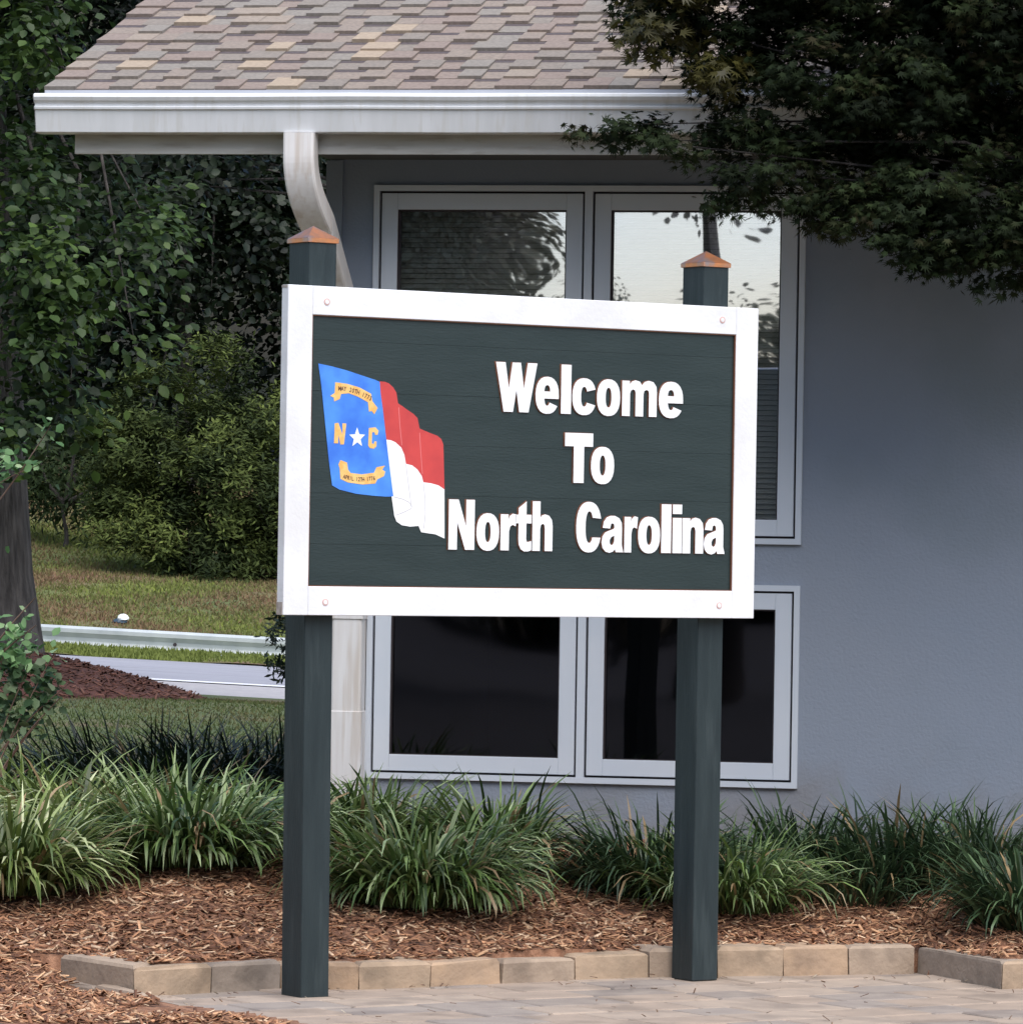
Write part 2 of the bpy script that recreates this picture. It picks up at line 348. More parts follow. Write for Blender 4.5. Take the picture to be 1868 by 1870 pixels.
# ------------------------------------------------------------------ paving
pav = empty('paving', (0, 0, 0), 0); pav['kind'] = 'structure'; pav['label'] = 'tan and grey concrete pavers laid under the sign posts'
PB = math.radians(32.5); pa = Vector((math.cos(PB), math.sin(PB), 0)); pb = Vector((math.sin(PB), -math.cos(PB), 0))
base = MB(); base.add([(-2.2, 19.9, .0-.022), (6, 19.9, -.022), (6, -6, -.022), (-2.2+14, -6, -.022), (-1.75, 18.2, -.022)], [(0, 4, 3, 2, 1)])
bb = boxobj('paving_bed', -1.9, 6, 12.0, 19.75, -.06, -.014, M['joint'], pav)
o0 = Vector((-1.37, 17.87, 0)); count = 0
pmeshes = {}
def paver_mesh(L, Wd, mi):
    key = (L, Wd, mi)
    if key not in pmeshes:
        b = MB(); b.box(-L/2+.005, L/2-.005, -Wd/2+.005, Wd/2-.005, -.05, 0, 0, .006)
        pmeshes[key] = b.mesh('paver', M['paver'][mi])
    return pmeshes[key]
far = MB(); farn = 0
for j in range(-13, 22):
    Wd = .26; bpos = (j+.5)*Wd; i = 0; apos = -.15 + (0 if j % 2 else -.15)
    while apos < 6.2:
        L = random.choice([.26, .40, .40]); c = o0 + pa*(apos+L/2) + pb*bpos; apos += L
        ky = float(kerbY(c.x))
        if c.y > ky+.10 or c.x > 6 or c.x < -1.72 or c.y < 12: continue
        vis = c.y > 16.75 and c.x < 2.5
        if vis and count < 298:
            o = link('paver', paver_mesh(L, Wd, random.choice([0, 0, 1, 2, 2, 3])), pav, (c.x, c.y, random.uniform(-.003, .003)))
            o.rotation_euler = (random.uniform(-.004, .004), random.uniform(-.004, .004), PB); count += 1
        else:
            h = [c+pa*(sx*(L/2-.003))+pb*(sy*(Wd/2-.003)) for sx, sy in ((-1,1),(1,1),(1,-1),(-1,-1))]
            far.add([(*p.xy, -.03) for p in h]+[(*p.xy, random.uniform(-.002, .002)) for p in h], [(4,5,6,7),(0,1,5,4),(1,2,6,5),(2,3,7,6),(3,0,4,7)], random.randrange(4))
far.build('outer_paver', M['paver'], pav, kind='stuff')
# ------------------------------------------------------------------ edging stones
edg = empty('stone_edging', (0, 19, 0), 0, 'low curving edging of tan concrete blocks between mulch bed and paving', 'edging')
def edging(pts, depth, hs, mis, taper=()):
    P = [Vector(q) for q in pts]; B = []
    for i, p in enumerate(P):
        t = (P[min(i+1, len(P)-1)]-P[max(i-1, 0)]).normalized(); B.append(p+Vector((-t.y, t.x))*depth)
    for i in range(len(P)-1):
        t = (P[i+1]-P[i]).normalized()*.0035; c = (P[i]+P[i+1])/2; h = hs[i]; q = [P[i]+t, P[i+1]-t, B[i+1]-t, B[i]+t]; ch = .013; cen = sum(q, Vector((0, 0)))/4
        b = MB(); top = [p+(cen-p).normalized()*ch*1.3 for p in q]; jit = lambda: random.uniform(-.006, .006)
        vs = [(p.x-c.x, p.y-c.y, -.03) for p in q]+[(p.x-c.x+jit(), p.y-c.y+jit(), h-ch) for p in q]+[(p.x-c.x, p.y-c.y, h+jit()) for p in top]
        b.add(vs, [(0,3,2,1),(8,9,10,11)]+[(k, (k+1) % 4, 4+(k+1) % 4, 4+k) for k in range(4)]+[(4+k, 4+(k+1) % 4, 8+(k+1) % 4, 8+k) for k in range(4)])
        link('edging_stone', b.mesh('edging_stone', M['kerb'][mis[i]]), edg, (c.x, c.y-19, 0))
mi_ = [3, 0, 1, 2, 0, 2, 3, 0, 3, 0, 2, 3]
edging([kp(*q) for q in ep], .19, [.098+random.uniform(-.006, .008)+(.012 if i in (0, 1, 2, 8, 9, 10, 11) else -.004) for i in range(12)], mi_)
edging([kp(*q) for q in ep2], .19, [.108, .106, .104, .102], [1, 0, 3, 0])
edging([kp(*q) for q in ((100, 1803), (172, 1812), (246, 1830), (330, 1846))], .05, [.024, .03, .016], [1, 3, 1])
# ------------------------------------------------------------------ sign
TH = 0.5912; SX, SY, SW = -.8347, 17.95, 2.16; ZB, ZT = 1.4226, 2.6421
sign = empty('welcome_sign', (SX, SY, 0), TH, 'white framed dark green welcome sign with flag on two green posts with copper caps', 'sign')
se = Vector((math.cos(TH), math.sin(TH), 0)); sn = Vector((-math.sin(TH), math.cos(TH), 0))
def hit(px, py, c, O=Vector((SX, SY, 0)), e=se, n=sn):
    d = ray(px, py); o = Vector((0, 0, EYE))-O; t = (c-o.dot(n))/d.dot(n); q = o+d*t; return q.dot(e), q.z
T = .047; FW = .107
b = MB(); b.box(0, FW, 0, T, ZB, ZT, 0, .002); b.build('frame_stile', M['white'], sign)
b = MB(); b.box(SW-FW, SW, 0, T, ZB, ZT-.0, 0, .002); b.build('frame_stile', M['white'], sign)
b = MB(); b.box(FW+.0005, SW-FW-.0005, 0, T, ZT-FW, ZT, 0, .002); b.build('frame_rail', M['white'], sign)
b = MB(); b.box(FW+.0005, SW-FW-.0005, 0, T, ZB, ZB+FW, 0, .002); b.build('frame_rail', M['white'], sign)
for z0, z1 in ((ZB, ZB+.049), (ZT-.011, ZT)):
    b = MB(); b.box(-.002, .001, .006, T-.001, z0+.001, z1-.001); b.build('end_grain_patch', M['endgrain'], sign)
# brown routed inner lip
b = MB(); x0, x1, z0, z1 = FW, SW-FW, ZB+FW, ZT-FW; g_ = .0035
b.box(x0, x1, .0035, .0118, z1-g_, z1-.0002); b.box(x0, x1, .0035, .0118, z0+.0002, z0+g_); b.box(x0+.0002, x0+g_, .0035, .0118, z0+g_, z1-g_); b.box(x1-g_, x1-.0002, .0035, .0118, z0+g_, z1-g_)
b.build('routed_lip', M['routed'], sign)
# green planks
zs = [z0+.0005] + [z1-.0935*0 - .092 - .189*k for k in range(4, -1, -1)] + [z1-.0005]
zs = sorted([z for z in zs if z0 < z <= z1])
for k in range(len(zs)-1):
    b = MB(); b.box(x0, x1, .012+random.uniform(0, .0005), T-.004, zs[k]+(.0002 if k else 0), zs[k+1]-(.0002 if k < len(zs)-2 else 0), 0, .0006); b.build('plank', M['signgreen'], sign)
boxobj('backing', .01, SW-.01, T+.001, T+.012, ZB+.01, ZT-.01, M['postgreen'], sign)
for px, py in ((597, 551), (1319, 584), (594, 1100), (1313, 1106)):
    x, z = hit(px, py, 0); b = MB(); n = 14
    b.tube([(x, .002, z), (x, -.0022, z)], [.0135, .0125], n, 1); b.tube([(x, -.002, z), (x, -.0032, z)], [.009, .008], n, 0)
    b.build('screw', [M['white'], M['screw']], sign)
# posts
def post(name, xl, lean, top, label):
    p = .122; b = MB(); y0 = T+.013
    b.box(xl, xl+p, y0, y0+p+.018, 0, top, 0, .003)
    o = b.build(name, M['postgreen'], sign)
    if lean:
        for v in o.data.vertices: v.co.x -= lean*v.co.z*.83; v.co.y += lean*v.co.z*.3*0
    sh_ = -lean*top*.83
    c = MB(); m_ = .0065; xa, xb, ya, yb = xl+sh_-m_, xl+sh_+p+m_, y0-m_, y0+p+.018+m_
    zc = top+.002
    c.box(xa, xb, ya, yb, zc-.010, zc+.007, 0, .0015)
    mx, my = (xa+xb)/2, (ya+yb)/2
    c.add([(xa+.001,ya+.001,zc+.0072),(xb-.001,ya+.001,zc+.0072),(xb-.001,yb-.001,zc+.0072),(xa+.001,yb-.001,zc+.0072),(mx,my,zc+.056)],[(0,1,4),(1,2,4),(2,3,4),(3,0,4)])
    c.build('post_cap', M['copper'], o)
    return o
xl, _ = hit(549, 1830, T+.013); post('post', xl, .0085, 2.815, ''); xl1 = xl
xr, _ = hit(1310, 1788, T+.013); post('post', xr-.122, 0, 2.808, '')
print('posts', xl, xr-.122)
# lettering ------------------------------------------------------------
def sel(cx, cy, rx, ry, a0, a1, n=22, p=2.35):
    out = []
    for i in range(n+1):
        a = math.radians(a0+(a1-a0)*i/n); c, s = math.cos(a), math.sin(a)
        out.append((cx+rx*math.copysign(abs(c)**(2/p), c), cy+ry*math.copysign(abs(s)**(2/p), s)))
    return out
XH = .36
G = {
 'o': [sel(.5, XH, .5, .375, 0, 345), sel(.5, XH, .145, .215, 0, 345)],
 'c': [sel(.5, XH, .5, .375, 22, 335) + sel(.5, XH, .15, .215, 325, 30)],
 'e': [[(1, .30)] + sel(.5, XH, .5, .375, 0, 327) + sel(.5, XH, .15, .225, 318, 195, 10) + [(.35, .30)], [(.35, .43)] + sel(.5, .43, .15, .15, 180, 0, 8)],
 'C': [sel(.5, .5, .5, .515, 18, 338, 28) + sel(.52, .5, .17, .335, 322, 34, 24)],
 'W': [[(0,1),(.215,1),(.315,.42),(.405,1),(.595,1),(.685,.42),(.785,1),(1,1),(.80,0),(.585,0),(.5,.50),(.415,0),(.20,0)]],
 'l': [[(0,0),(1,0),(1,1),(0,1)]],
 'i': [[(0,0),(1,0),(1,.72),(0,.72)], [(0,.82),(1,.82),(1,1),(0,1)]],
 'T': [[(0,1),(1,1),(1,.745),(.675,.745),(.675,0),(.325,0),(.325,.745),(0,.745)]],
 'N': [[(0,0),(0,1),(.36,1),(.69,.42),(.69,1),(1,1),(1,0),(.66,0),(.31,.60),(.31,0)]],
 'm': [[(0,0),(0,.72),(.2,.72),(.2,.64),(.28,.71),(.38,.735),(.5,.71),(.57,.63),(.65,.71),(.77,.735),(.9,.71),(.985,.62),(1,.5),(1,0),(.79,0),(.79,.47),(.77,.54),(.7,.56),(.63,.53),(.605,.46),(.605,0),(.395,0),(.395,.47),(.375,.54),(.305,.56),(.235,.53),(.21,.46),(.21,0)]],
 'n': [[(0,0),(0,.72),(.34,.72),(.34,.63),(.45,.71),(.62,.735),(.82,.71),(.96,.63),(1,.5),(1,0),(.64,0),(.64,.46),(.6,.54),(.5,.56),(.4,.53),(.36,.45),(.36,0)]],
 'h': [[(0,0),(0,1),(.36,1),(.36,.64),(.46,.71),(.62,.735),(.82,.71),(.96,.63),(1,.5),(1,0),(.64,0),(.64,.46),(.6,.54),(.5,.56),(.4,.53),(.36,.45),(.36,0)]],
 'r': [[(0,0),(0,.72),(.46,.72),(.46,.58),(.58,.69),(.76,.735),(1,.72),(.94,.50),(.75,.525),(.58,.49),(.5,.38),(.5,0)]],
 't': [[(0,.72),(.2,.72),(.2,.86),(.66,.985),(.66,.72),(1,.72),(1,.56),(.66,.56),(.66,.23),(.70,.17),(.8,.16),(1,.18),(1,.01),(.8,-.015),(.55,-.015),(.35,.03),(.23,.12),(.2,.25),(.2,.56),(0,.56)]],
 'a': [[(.05,.50),(.10,.62),(.22,.70),(.40,.735),(.60,.735),(.80,.69),(.91,.60),(.93,.50),(.93,.14),(1,0),(.67,0),(.63,.07),(.52,.01),(.36,-.015),(.18,.01),(.05,.08),(0,.19),(.04,.31),(.16,.39),(.36,.43),(.56,.465),(.60,.50),(.585,.57),(.5,.60),(.41,.58),(.37,.49)],
       [(.60,.35),(.60,.22),(.54,.145),(.44,.125),(.36,.165),(.35,.24),(.42,.305)]],
}
pend = []
def shape(name, conts, yf, depth, mats, parent, off=0):
    cu_ = bpy.data.curves.new(name, 'CURVE'); cu_.dimensions = '2D'; cu_.fill_mode = 'BOTH'; cu_.extrude = depth/2; cu_.offset = off
    for ct in conts:
        s = cu_.splines.new('POLY'); s.points.add(len(ct)-1); s.use_cyclic_u = True
        for i, (a, c) in enumerate(ct): s.points[i].co = (a, c, 0, 1)
    o = bpy.data.objects.new(name, cu_); C.objects.link(o); pend.append((o, name, yf, depth, mats, parent))
def textshape(txt, place, yf, mats, parent, size):
    cu_ = bpy.data.curves.new('t', 'FONT'); cu_.body = txt; cu_.size = size; cu_.align_x = 'CENTER'; cu_.extrude = .0002; cu_.offset = size*.02
    o = bpy.data.objects.new('t', cu_); C.objects.link(o); pend.append((o, 'date_print', yf, .0004, mats, parent, place))
def flush():
    bpy.context.view_layer.update(); dg = bpy.context.evaluated_depsgraph_get(); made = []
    for it in pend:
        o, name, yf, depth, mats, parent = it[:6]; me = bpy.data.meshes.new_from_object(o.evaluated_get(dg))
        me.name = name; me.materials.clear()
        for m in mats: me.materials.append(m)
        for v in me.vertices:
            x, z, yy = v.co
            if len(it) > 6:
                ang, cx_, cz_ = it[6]; x, z = cx_+x*math.cos(ang)*.8-z*math.sin(ang), cz_+x*math.sin(ang)*.8+z*math.cos(ang)
            v.co = (x, yf+depth/2-yy, z)
        me.flip_normals() if False else None
        if len(mats) > 1:
            for p in me.polygons: p.material_index = 1 if abs(p.normal.y) < .5 else 0
        me.update(); made.append(link(name, me, parent))
        bpy.data.objects.remove(o)
    pend.clear(); return made
LY = .0050
def letters(zb_px, zt_px, items):
    zb = hit(*zb_px, LY)[1]; zt = hit(*zt_px, LY)[1]
    for chh, xa, xb in items:
        ym = (zb_px[1]+zt_px[1])/2; u0 = hit(xa, ym, LY)[0]; u1 = hit(xb, ym, LY)[0]
        shape('letter', [[(u0+(u1-u0)*a, zb+(zt-zb)*c) for a, c in ct] for ct in G[chh]], LY, .0072, [M['whitetext'], M['routed']], sign, .0017)
        shape('letter_outline', [[(u0+(u1-u0)*a-.001, zb+(zt-zb)*c) for a, c in ct] for ct in G[chh]], .0108, .0014, [M['routed']], sign, .0038)
letters((915, 750.5), (915, 661.5), [('W', 906, 980), ('e', 979, 1020), ('l', 1025.5, 1042.5), ('c', 1046, 1088), ('o', 1091, 1132), ('m', 1137, 1199), ('e', 1204, 1247)])
letters((1056, 881), (1056, 791.5), [('T', 1032, 1082), ('o', 1080, 1121)])
letters((840, 1003), (840, 913), [('N', 820, 866), ('o', 871, 911), ('r', 915, 943), ('t', 942, 970), ('h', 973, 1008.5), ('C', 1053, 1097.5), ('a', 1099.5, 1138), ('r', 1141, 1164), ('o', 1166, 1205), ('l', 1208.5, 1225), ('i', 1229, 1244.5), ('n', 1247, 1284), ('a', 1286, 1323)])
# flag picture --------------------------------------------------------------
def fz(pts, y): return [hit(570+a/5.196, 640+c/5.196, y) for a, c in pts]
flag = MB().build('flag', M['fblue'], sign) if False else None
def fl(name, pts, y, mats, parent): shape(name, [fz(pts, y)], y, .0008, mats, parent)
redwhite = [(705,845),(750,852),(790,870),(845,920),(875,990),(890,1075),(950,1090),(1000,1130),(1040,1190),(1055,1250),(1130,1260),(1200,1280),(1255,1318)]
fl('flag_field', [(60,122),(190,150),(330,188),(470,235),(600,278),(642,296),(650,400),(672,560),(705,845),(735,1100),(772,1385),(700,1387),(600,1380),(420,1360),(260,1320),(190,1280),(160,1050),(120,650),(90,350)], .0104, [M['fblue']], sign)
fl('flag_red_stripe', [(642,292),(690,296),(730,312),(770,350),(800,400),(815,500),(860,530),(900,560),(960,600),(1000,640),(1020,740),(1100,775),(1190,810),(1225,840),(1245,890),(1256,1318)]+redwhite[::-1][1:]+[(672,560),(650,400)], .0102, [M['fred']], sign)
fl('flag_white_stripe', redwhite+[(1256,1785),(1170,1745),(1035,1725),(1010,1665),(930,1672),(850,1658),(800,1622),(780,1570),(755,1385),(772,1383),(735,1100)], .0100, [M['whitetext']], sign)
ff = flush()
field, red, white = ff[-3], ff[-2], ff[-1]
def line(name, pts, wd, y, m, parent):
    L = [Vector(p) for p in fz(pts, y)]; out1, out2 = [], []
    for i, p in enumerate(L):
        t = (L[min(i+1, len(L)-1)]-L[max(i-1, 0)]).normalized(); nn = Vector((-t.y, t.x))*wd
        out1.append(tuple(p+nn)); out2.append(tuple(p-nn))
    shape(name, [out1+out2[::-1]], y, .0004, [m], parent)
line('fold_line', [(890,1078),(905,1200),(925,1350),(942,1480)], .0016, .0096, M['ffold'], white)
line('fold_line', [(1055,1255),(1072,1400),(1075,1550),(1060,1690)], .0016, .0096, M['ffold'], white)
line('fold_line', [(775,1388),(860,1410),(920,1440),(946,1478),(940,1500),(880,1530),(800,1562)], .0016, .0096, M['ffold'], white)
line('fold_line', [(822,540),(832,700),(852,900)], .0016, .0098, M['fredfold'], red)
line('fold_line', [(1020,780),(1030,950),(1046,1170)], .0016, .0098, M['fredfold'], red)
fl('ribbon', [(220,300),(330,315),(450,350),(560,410),(572,480),(622,545),(590,605),(565,572),(540,580),(530,490),(440,440),(350,405),(275,412),(262,460),(210,482),(205,445),(172,430),(215,402)], .0096, [M['fgold']], field)
fl('ribbon', [(250,1080),(270,1040),(332,1064),(342,1132),(365,1162),(470,1175),(588,1160),(612,1108),(692,1092),(665,1130),(695,1150),(682,1192),(620,1222),(600,1262),(480,1272),(340,1252),(268,1218),(262,1120)], .0096, [M['fgold']], field)
fl('flag_letter', [(215,690),(250,686),(290,800),(288,690),(325,692),(302,890),(268,892),(250,800),(248,880),(208,880)], .0096, [M['fgold']], field)
fl('flag_letter', [(540,735),(600,728),(630,760),(622,800),(598,800),(592,775),(570,775),(566,880),(585,888),(592,862),(612,862),(610,910),(585,932),(548,925),(532,900)], .0096, [M['fgold']], field)
st = []
for k in range(10):
    a = math.pi/2+k*math.pi/5; r = 98 if k % 2 == 0 else 42; st.append((428+r*.80*math.cos(a), 828-r*math.sin(a)))
fl('star', st, .0096, [M['whitetext']], field)
def arc_text(txt, pts, size, parent):
    L = [Vector(p) for p in fz(pts, .0092)]; seg = [(L[i+1]-L[i]).length for i in range(len(L)-1)]; tot = sum(seg)
    for k, chh in enumerate(txt):
        if chh == ' ': continue
        d = tot*(k+.5)/len(txt); i = 0
        while i < len(seg)-1 and d > seg[i]: d -= seg[i]; i += 1
        p = L[i].lerp(L[i+1], d/seg[i]); t = (L[i+1]-L[i]).normalized()
        textshape(chh, (math.atan2(t.y, t.x), p.x, p.y), .0090, [M['fbrown']], parent, size)
arc_text('MAY 20TH 1775', [(250,378),(340,385),(440,415),(560,478)], .023, field)
arc_text('APRIL 12TH 1776', [(292,1212),(380,1234),(480,1242),(600,1228)], .021, field)
flush()
# ------------------------------------------------------------------ building
AL = math.radians(10.5); BO = Vector((.3513, 22.0, 0))
bld = empty('building', tuple(BO), -AL, 'blue grey stuccoed building with shingled roof, white gutter and tall casement windows', 'building')
be = Vector((math.cos(AL), -math.sin(AL), 0)); bn_ = Vector((math.sin(AL), math.cos(AL), 0))
def hb(px, py, c): return hit(px, py, c, BO, be, bn_)
WX0, WX1, ZL0, ZL1, ZU0, ZU1 = -1.013, .964, .629, 1.537, 1.721, 3.328
XC, XR, BD = -1.225, 9.0, 8.0
# wall: pieces butted round the two window openings, thickness .2
b = MB()
b.box(XC, WX0, 0, .2, 0, 3.62); b.box(WX1, XR, 0, .2, 0, 3.62)
b.box(WX0, WX1, 0, .2, 0, ZL0); b.box(WX0, WX1, 0, .2, ZL1, ZU0); b.box(WX0, WX1, 0, .2, ZU1, 3.62)
b.box(XC, XC+.2, .2, BD, 0, 3.62); b.box(XR-.2, XR, .2, BD, 0, 3.62); b.box(XC+.2, XR-.2, BD-.2, BD, 0, 3.62)
wall = b.build('wall', M['wall'], bld)
nt = M['wall'].node_tree; bs = nt.nodes['Principled BSDF']; old = bs.inputs['Base Color'].links[0].from_socket
ge = nt.nodes.new('ShaderNodeNewGeometry'); sp = nt.nodes.new('ShaderNodeSeparateXYZ'); nt.links.new(ge.outputs['Position'], sp.inputs[0])
no = nt.nodes.new('ShaderNodeTexNoise'); no.inputs['Scale'].default_value = 3.5; no.inputs['Detail'].default_value = 8; nt.links.new(ge.outputs['Position'], no.inputs['Vector'])
ad = nt.nodes.new('ShaderNodeMath'); ad.operation = 'MULTIPLY_ADD'; ad.inputs[1].default_value = -.9; nt.links.new(no.outputs[0], ad.inputs[0]); nt.links.new(sp.outputs[2], ad.inputs[2])
mr = nt.nodes.new('ShaderNodeMapRange'); mr.inputs[1].default_value = .28; mr.inputs[2].default_value = -.1; mr.inputs[3].default_value = 0; mr.inputs[4].default_value = .45; nt.links.new(ad.outputs[0], mr.inputs[0])
mx = nt.nodes.new('ShaderNodeMix'); mx.data_type = 'RGBA'; nt.links.new(mr.outputs[0], mx.inputs[0]); nt.links.new(old, mx.inputs[6]); mx.inputs[7].default_value = (.20, .165, .13, 1); nt.links.new(mx.outputs[2], bs.inputs['Base Color'])
# gable triangles
RY0, RZ0, PIT = -.79, 3.705, .346; RIDGE_Y = BD/2
def rz(y): return RZ0+(y-RY0)*PIT if y <= RIDGE_Y else RZ0+(2*RIDGE_Y-y-RY0)*PIT
b = MB()
for x in (XC, XR-.2):
    tri = [(0, 3.62), (BD, 3.62), (BD, rz(BD)-.1), (RIDGE_Y, rz(RIDGE_Y)-.1), (0, rz(0)-.1)]
    b.add([(x, y, z) for y, z in tri]+[(x+.2, y, z) for y, z in tri], [(0,1,2,3,4),(9,8,7,6,5),(0,5,6,1),(1,6,7,2),(2,7,8,3),(3,8,9,4),(4,9,5,0)])
b.build('gable_wall', M['wall'], bld)
b = MB(); b.add([(XC+.21,.21,.0),(WX1+2,.21,.0),(WX1+2,3,.0),(XC+.21,3,.0),(XC+.21,.21,3.4),(WX1+2,.21,3.4),(WX1+2,3,3.4),(XC+.21,3,3.4)], [(0,1,2,3),(4,7,6,5),(1,5,6,2),(3,2,6,7),(0,3,7,4)])
for v in range(len(b.v)): pass
b.build('room_interior', M['room'], bld)
# windows
def window(z0, z1, gm):
    x0, x1 = WX0, WX1; w_ = .026
    win = MB()
    win.box(x0, x0+w_, -.022, .10, z0, z1); win.box(x1-w_, x1, -.022, .10, z0, z1)
    win.box(x0+w_, x1-w_, -.022, .10, z1-w_, z1); win.box(x0+w_, x1-w_, -.022, .10, z0, z0+w_)
    mx0, mx1 = -.040, -.004
    win.box(mx0, mx1, -.021, .10, z0+w_, z1-w_)
    wo = win.build('window', M['frame'], bld)
    gk = MB(); gk.box(x0+w_, mx0, .004, .09, z0+w_, z1-w_); 
    for (a, c) in ((x0+w_, mx0), (mx1, x1-w_)):
        g0 = .010; sa, sc = a+g0, c-g0; s0, s1 = z0+w_+g0, z1-w_-g0; sw = .074
        s = MB(); s.box(sa, sa+sw, -.014, .06, s0, s1, 0, .002); s.box(sc-sw, sc, -.014, .06, s0, s1, 0, .002)
        s.box(sa+sw, sc-sw, -.013, .06, s1-sw, s1, 0, .002); s.box(sa+sw, sc-sw, -.013, .06, s0, s0+sw, 0, .002)
        s.build('sash', M['frame'], wo)
        k = MB()
        k.box(a, a+g0, .012, .09, z0+w_, z1-w_); k.box(c-g0, c, .012, .09, z0+w_, z1-w_); k.box(a+g0, c-g0, .012, .09, z0+w_, s0); k.box(a+g0, c-g0, .012, .09, s1, z1-w_)
        t_ = .006; ga, gc, h0, h1 = sa+sw, sc-sw, s0+sw, s1-sw
        k.box(ga, ga+t_, -.004, .05, h0, h1); k.box(gc-t_, gc, -.004, .05, h0, h1); k.box(ga+t_, gc-t_, -.004, .05, h0, h0+t_*.6); k.box(ga+t_, gc-t_, -.004, .05, h1-t_, h1)
        k.build('gasket', M['gasket'], wo)
        boxobj('pane', ga+t_, gc-t_, .020, .024, h0+t_*.6, h1-t_, gm, wo)
    return wo
window(ZL0, ZL1, M['glasslow']); window(ZU0, ZU1, M['glass'])
# dark shadow gap strip round the window trim
# roof
roof = MB()
RX0, RX1 = -2.345, XR+.9
yb = 2*RIDGE_Y-RY0
prof = [(RY0+.01, RZ0-.012), (RIDGE_Y, rz(RIDGE_Y)-.012), (yb, RZ0-.012), (yb, RZ0-.09), (RIDGE_Y, rz(RIDGE_Y)-.10), (RY0+.01, RZ0-.09)]
roof.add([((RX0+.01) if y <= RIDGE_Y else XC-.05, y, z) for y, z in prof]+[(RX1, y, z) for y, z in prof], [(0,1,7,6),(1,2,8,7),(2,3,9,8),(3,4,10,9),(4,5,11,10),(5,0,6,11),(5,4,1,0),(4,3,2,1),(6,7,10,11),(7,8,9,10)])
ro = roof.build('roof', M['deck'], bld)
slope = math.atan(PIT); EXP = .171; nrows = int((RIDGE_Y-RY0)/EXP)+1
# shared shingle meshes (unit width along x), length along slope
def shingle_mesh(raised, mi):
    L = .215; t = .019 if raised else .007; b = MB()
    b.add([(0,0,0),(1,0,0),(1,L,0),(0,L,0),(0,0,t),(1,0,t),(1,L,t*.25),(0,L,t*.25)], [(4,5,6,7),(0,1,5,4),(1,2,6,5),(2,3,7,6),(3,0,4,7)])
    if not raised:
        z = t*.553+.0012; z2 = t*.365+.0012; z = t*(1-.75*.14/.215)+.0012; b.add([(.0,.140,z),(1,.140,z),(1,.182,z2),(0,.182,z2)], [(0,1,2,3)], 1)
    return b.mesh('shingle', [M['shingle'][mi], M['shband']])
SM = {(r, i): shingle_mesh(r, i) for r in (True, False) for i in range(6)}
ns = 0; stuff = MB(); sl = []
for k in range(nrows):
    y0 = RY0-.03+k*EXP; x = RX0 - (0.0 if k else .0); raised = random.random() < .5
    while x < RX1:
        wdt = random.uniform(.10, .165) if raised else random.uniform(.09, .155)
        if x+wdt > RX1: wdt = RX1-x
        if raised: mi = random.choices(range(6), [26, 18, 12, 18, 14, 12])[0]
        else: mi = random.choices(range(6), [24, 34, 0, 22, 20, 0])[0]
        zz = RZ0-.012+(y0-RY0-.01)*PIT+.004
        wob = .0
        if k < 10 and x < .95 and ns < 300: 
            o = link('shingle', SM[(raised, mi)], ro, (x, y0, zz+random.uniform(0, .003))); o.scale = (wdt-.002, 1, 1); o.rotation_euler = (slope-.0, 0, 0); ns += 1
        else: sl.append((x, y0, zz, wdt-.002, raised, mi))
        x += wdt; raised = not raised if random.random() < .9 else raised
for x, y0, zz, wd, r, mi in sl:
    me = SM[(r, mi)]; cs, sn_ = math.cos(slope), math.sin(slope); vs = [(x+v.co.x*wd, y0+v.co.y*cs-v.co.z*sn_, zz+v.co.y*sn_+v.co.z*cs) for v in me.vertices]
    n0 = len(stuff.v); stuff.v += vs
    for p in me.polygons: stuff.f.append(tuple(n0+i for i in p.vertices)); stuff.m.append(6 if p.material_index else mi)
stuff.build('upper_shingle', M['shingle']+[M['shband']], ro, kind='stuff')
print('shingles', ns, len(sl))
b = MB()   # rear slope covering
b.add([(RX0, RIDGE_Y, rz(RIDGE_Y)+.02), (RX1, RIDGE_Y, rz(RIDGE_Y)+.02), (RX1, yb+.02, RZ0+.01), (XC-.06, yb+.02, RZ0+.01)], [(0,1,2,3)]); b.build('rear_slope', M['shingle'][1], ro)
# barge board on the gable rake, drip edge
b = MB(); bp = [(RY0+.06, RZ0-.03), (RIDGE_Y, rz(RIDGE_Y)-.03-.02), (RIDGE_Y, rz(RIDGE_Y)-.24), (RY0+.06, RZ0-.20)]
b.add([(RX0+.02, y, z) for y, z in bp]+[(RX0+.045, y, z) for y, z in bp], [(0,1,2,3),(7,6,5,4),(0,4,5,1),(1,5,6,2),(2,6,7,3),(3,7,4,0)]); b.build('barge_board', M['fascia'], ro)
b = MB(); b.add([(RX0+.002, RY0-.03, RZ0-.018),(RX1, RY0-.03, RZ0-.018),(RX1, RY0+.02, RZ0-.002),(RX0+.002, RY0+.02, RZ0-.002),(RX0+.002, RY0-.038, RZ0-.062),(RX1, RY0-.038, RZ0-.062),(RX0+.002, RY0-.03, RZ0-.062),(RX1, RY0-.03, RZ0-.062)], [(0,3,2,1),(0,1,5,4),(0,4,6),(4,5,7,6)])
b.build('drip_edge', M['dripedge'], ro)
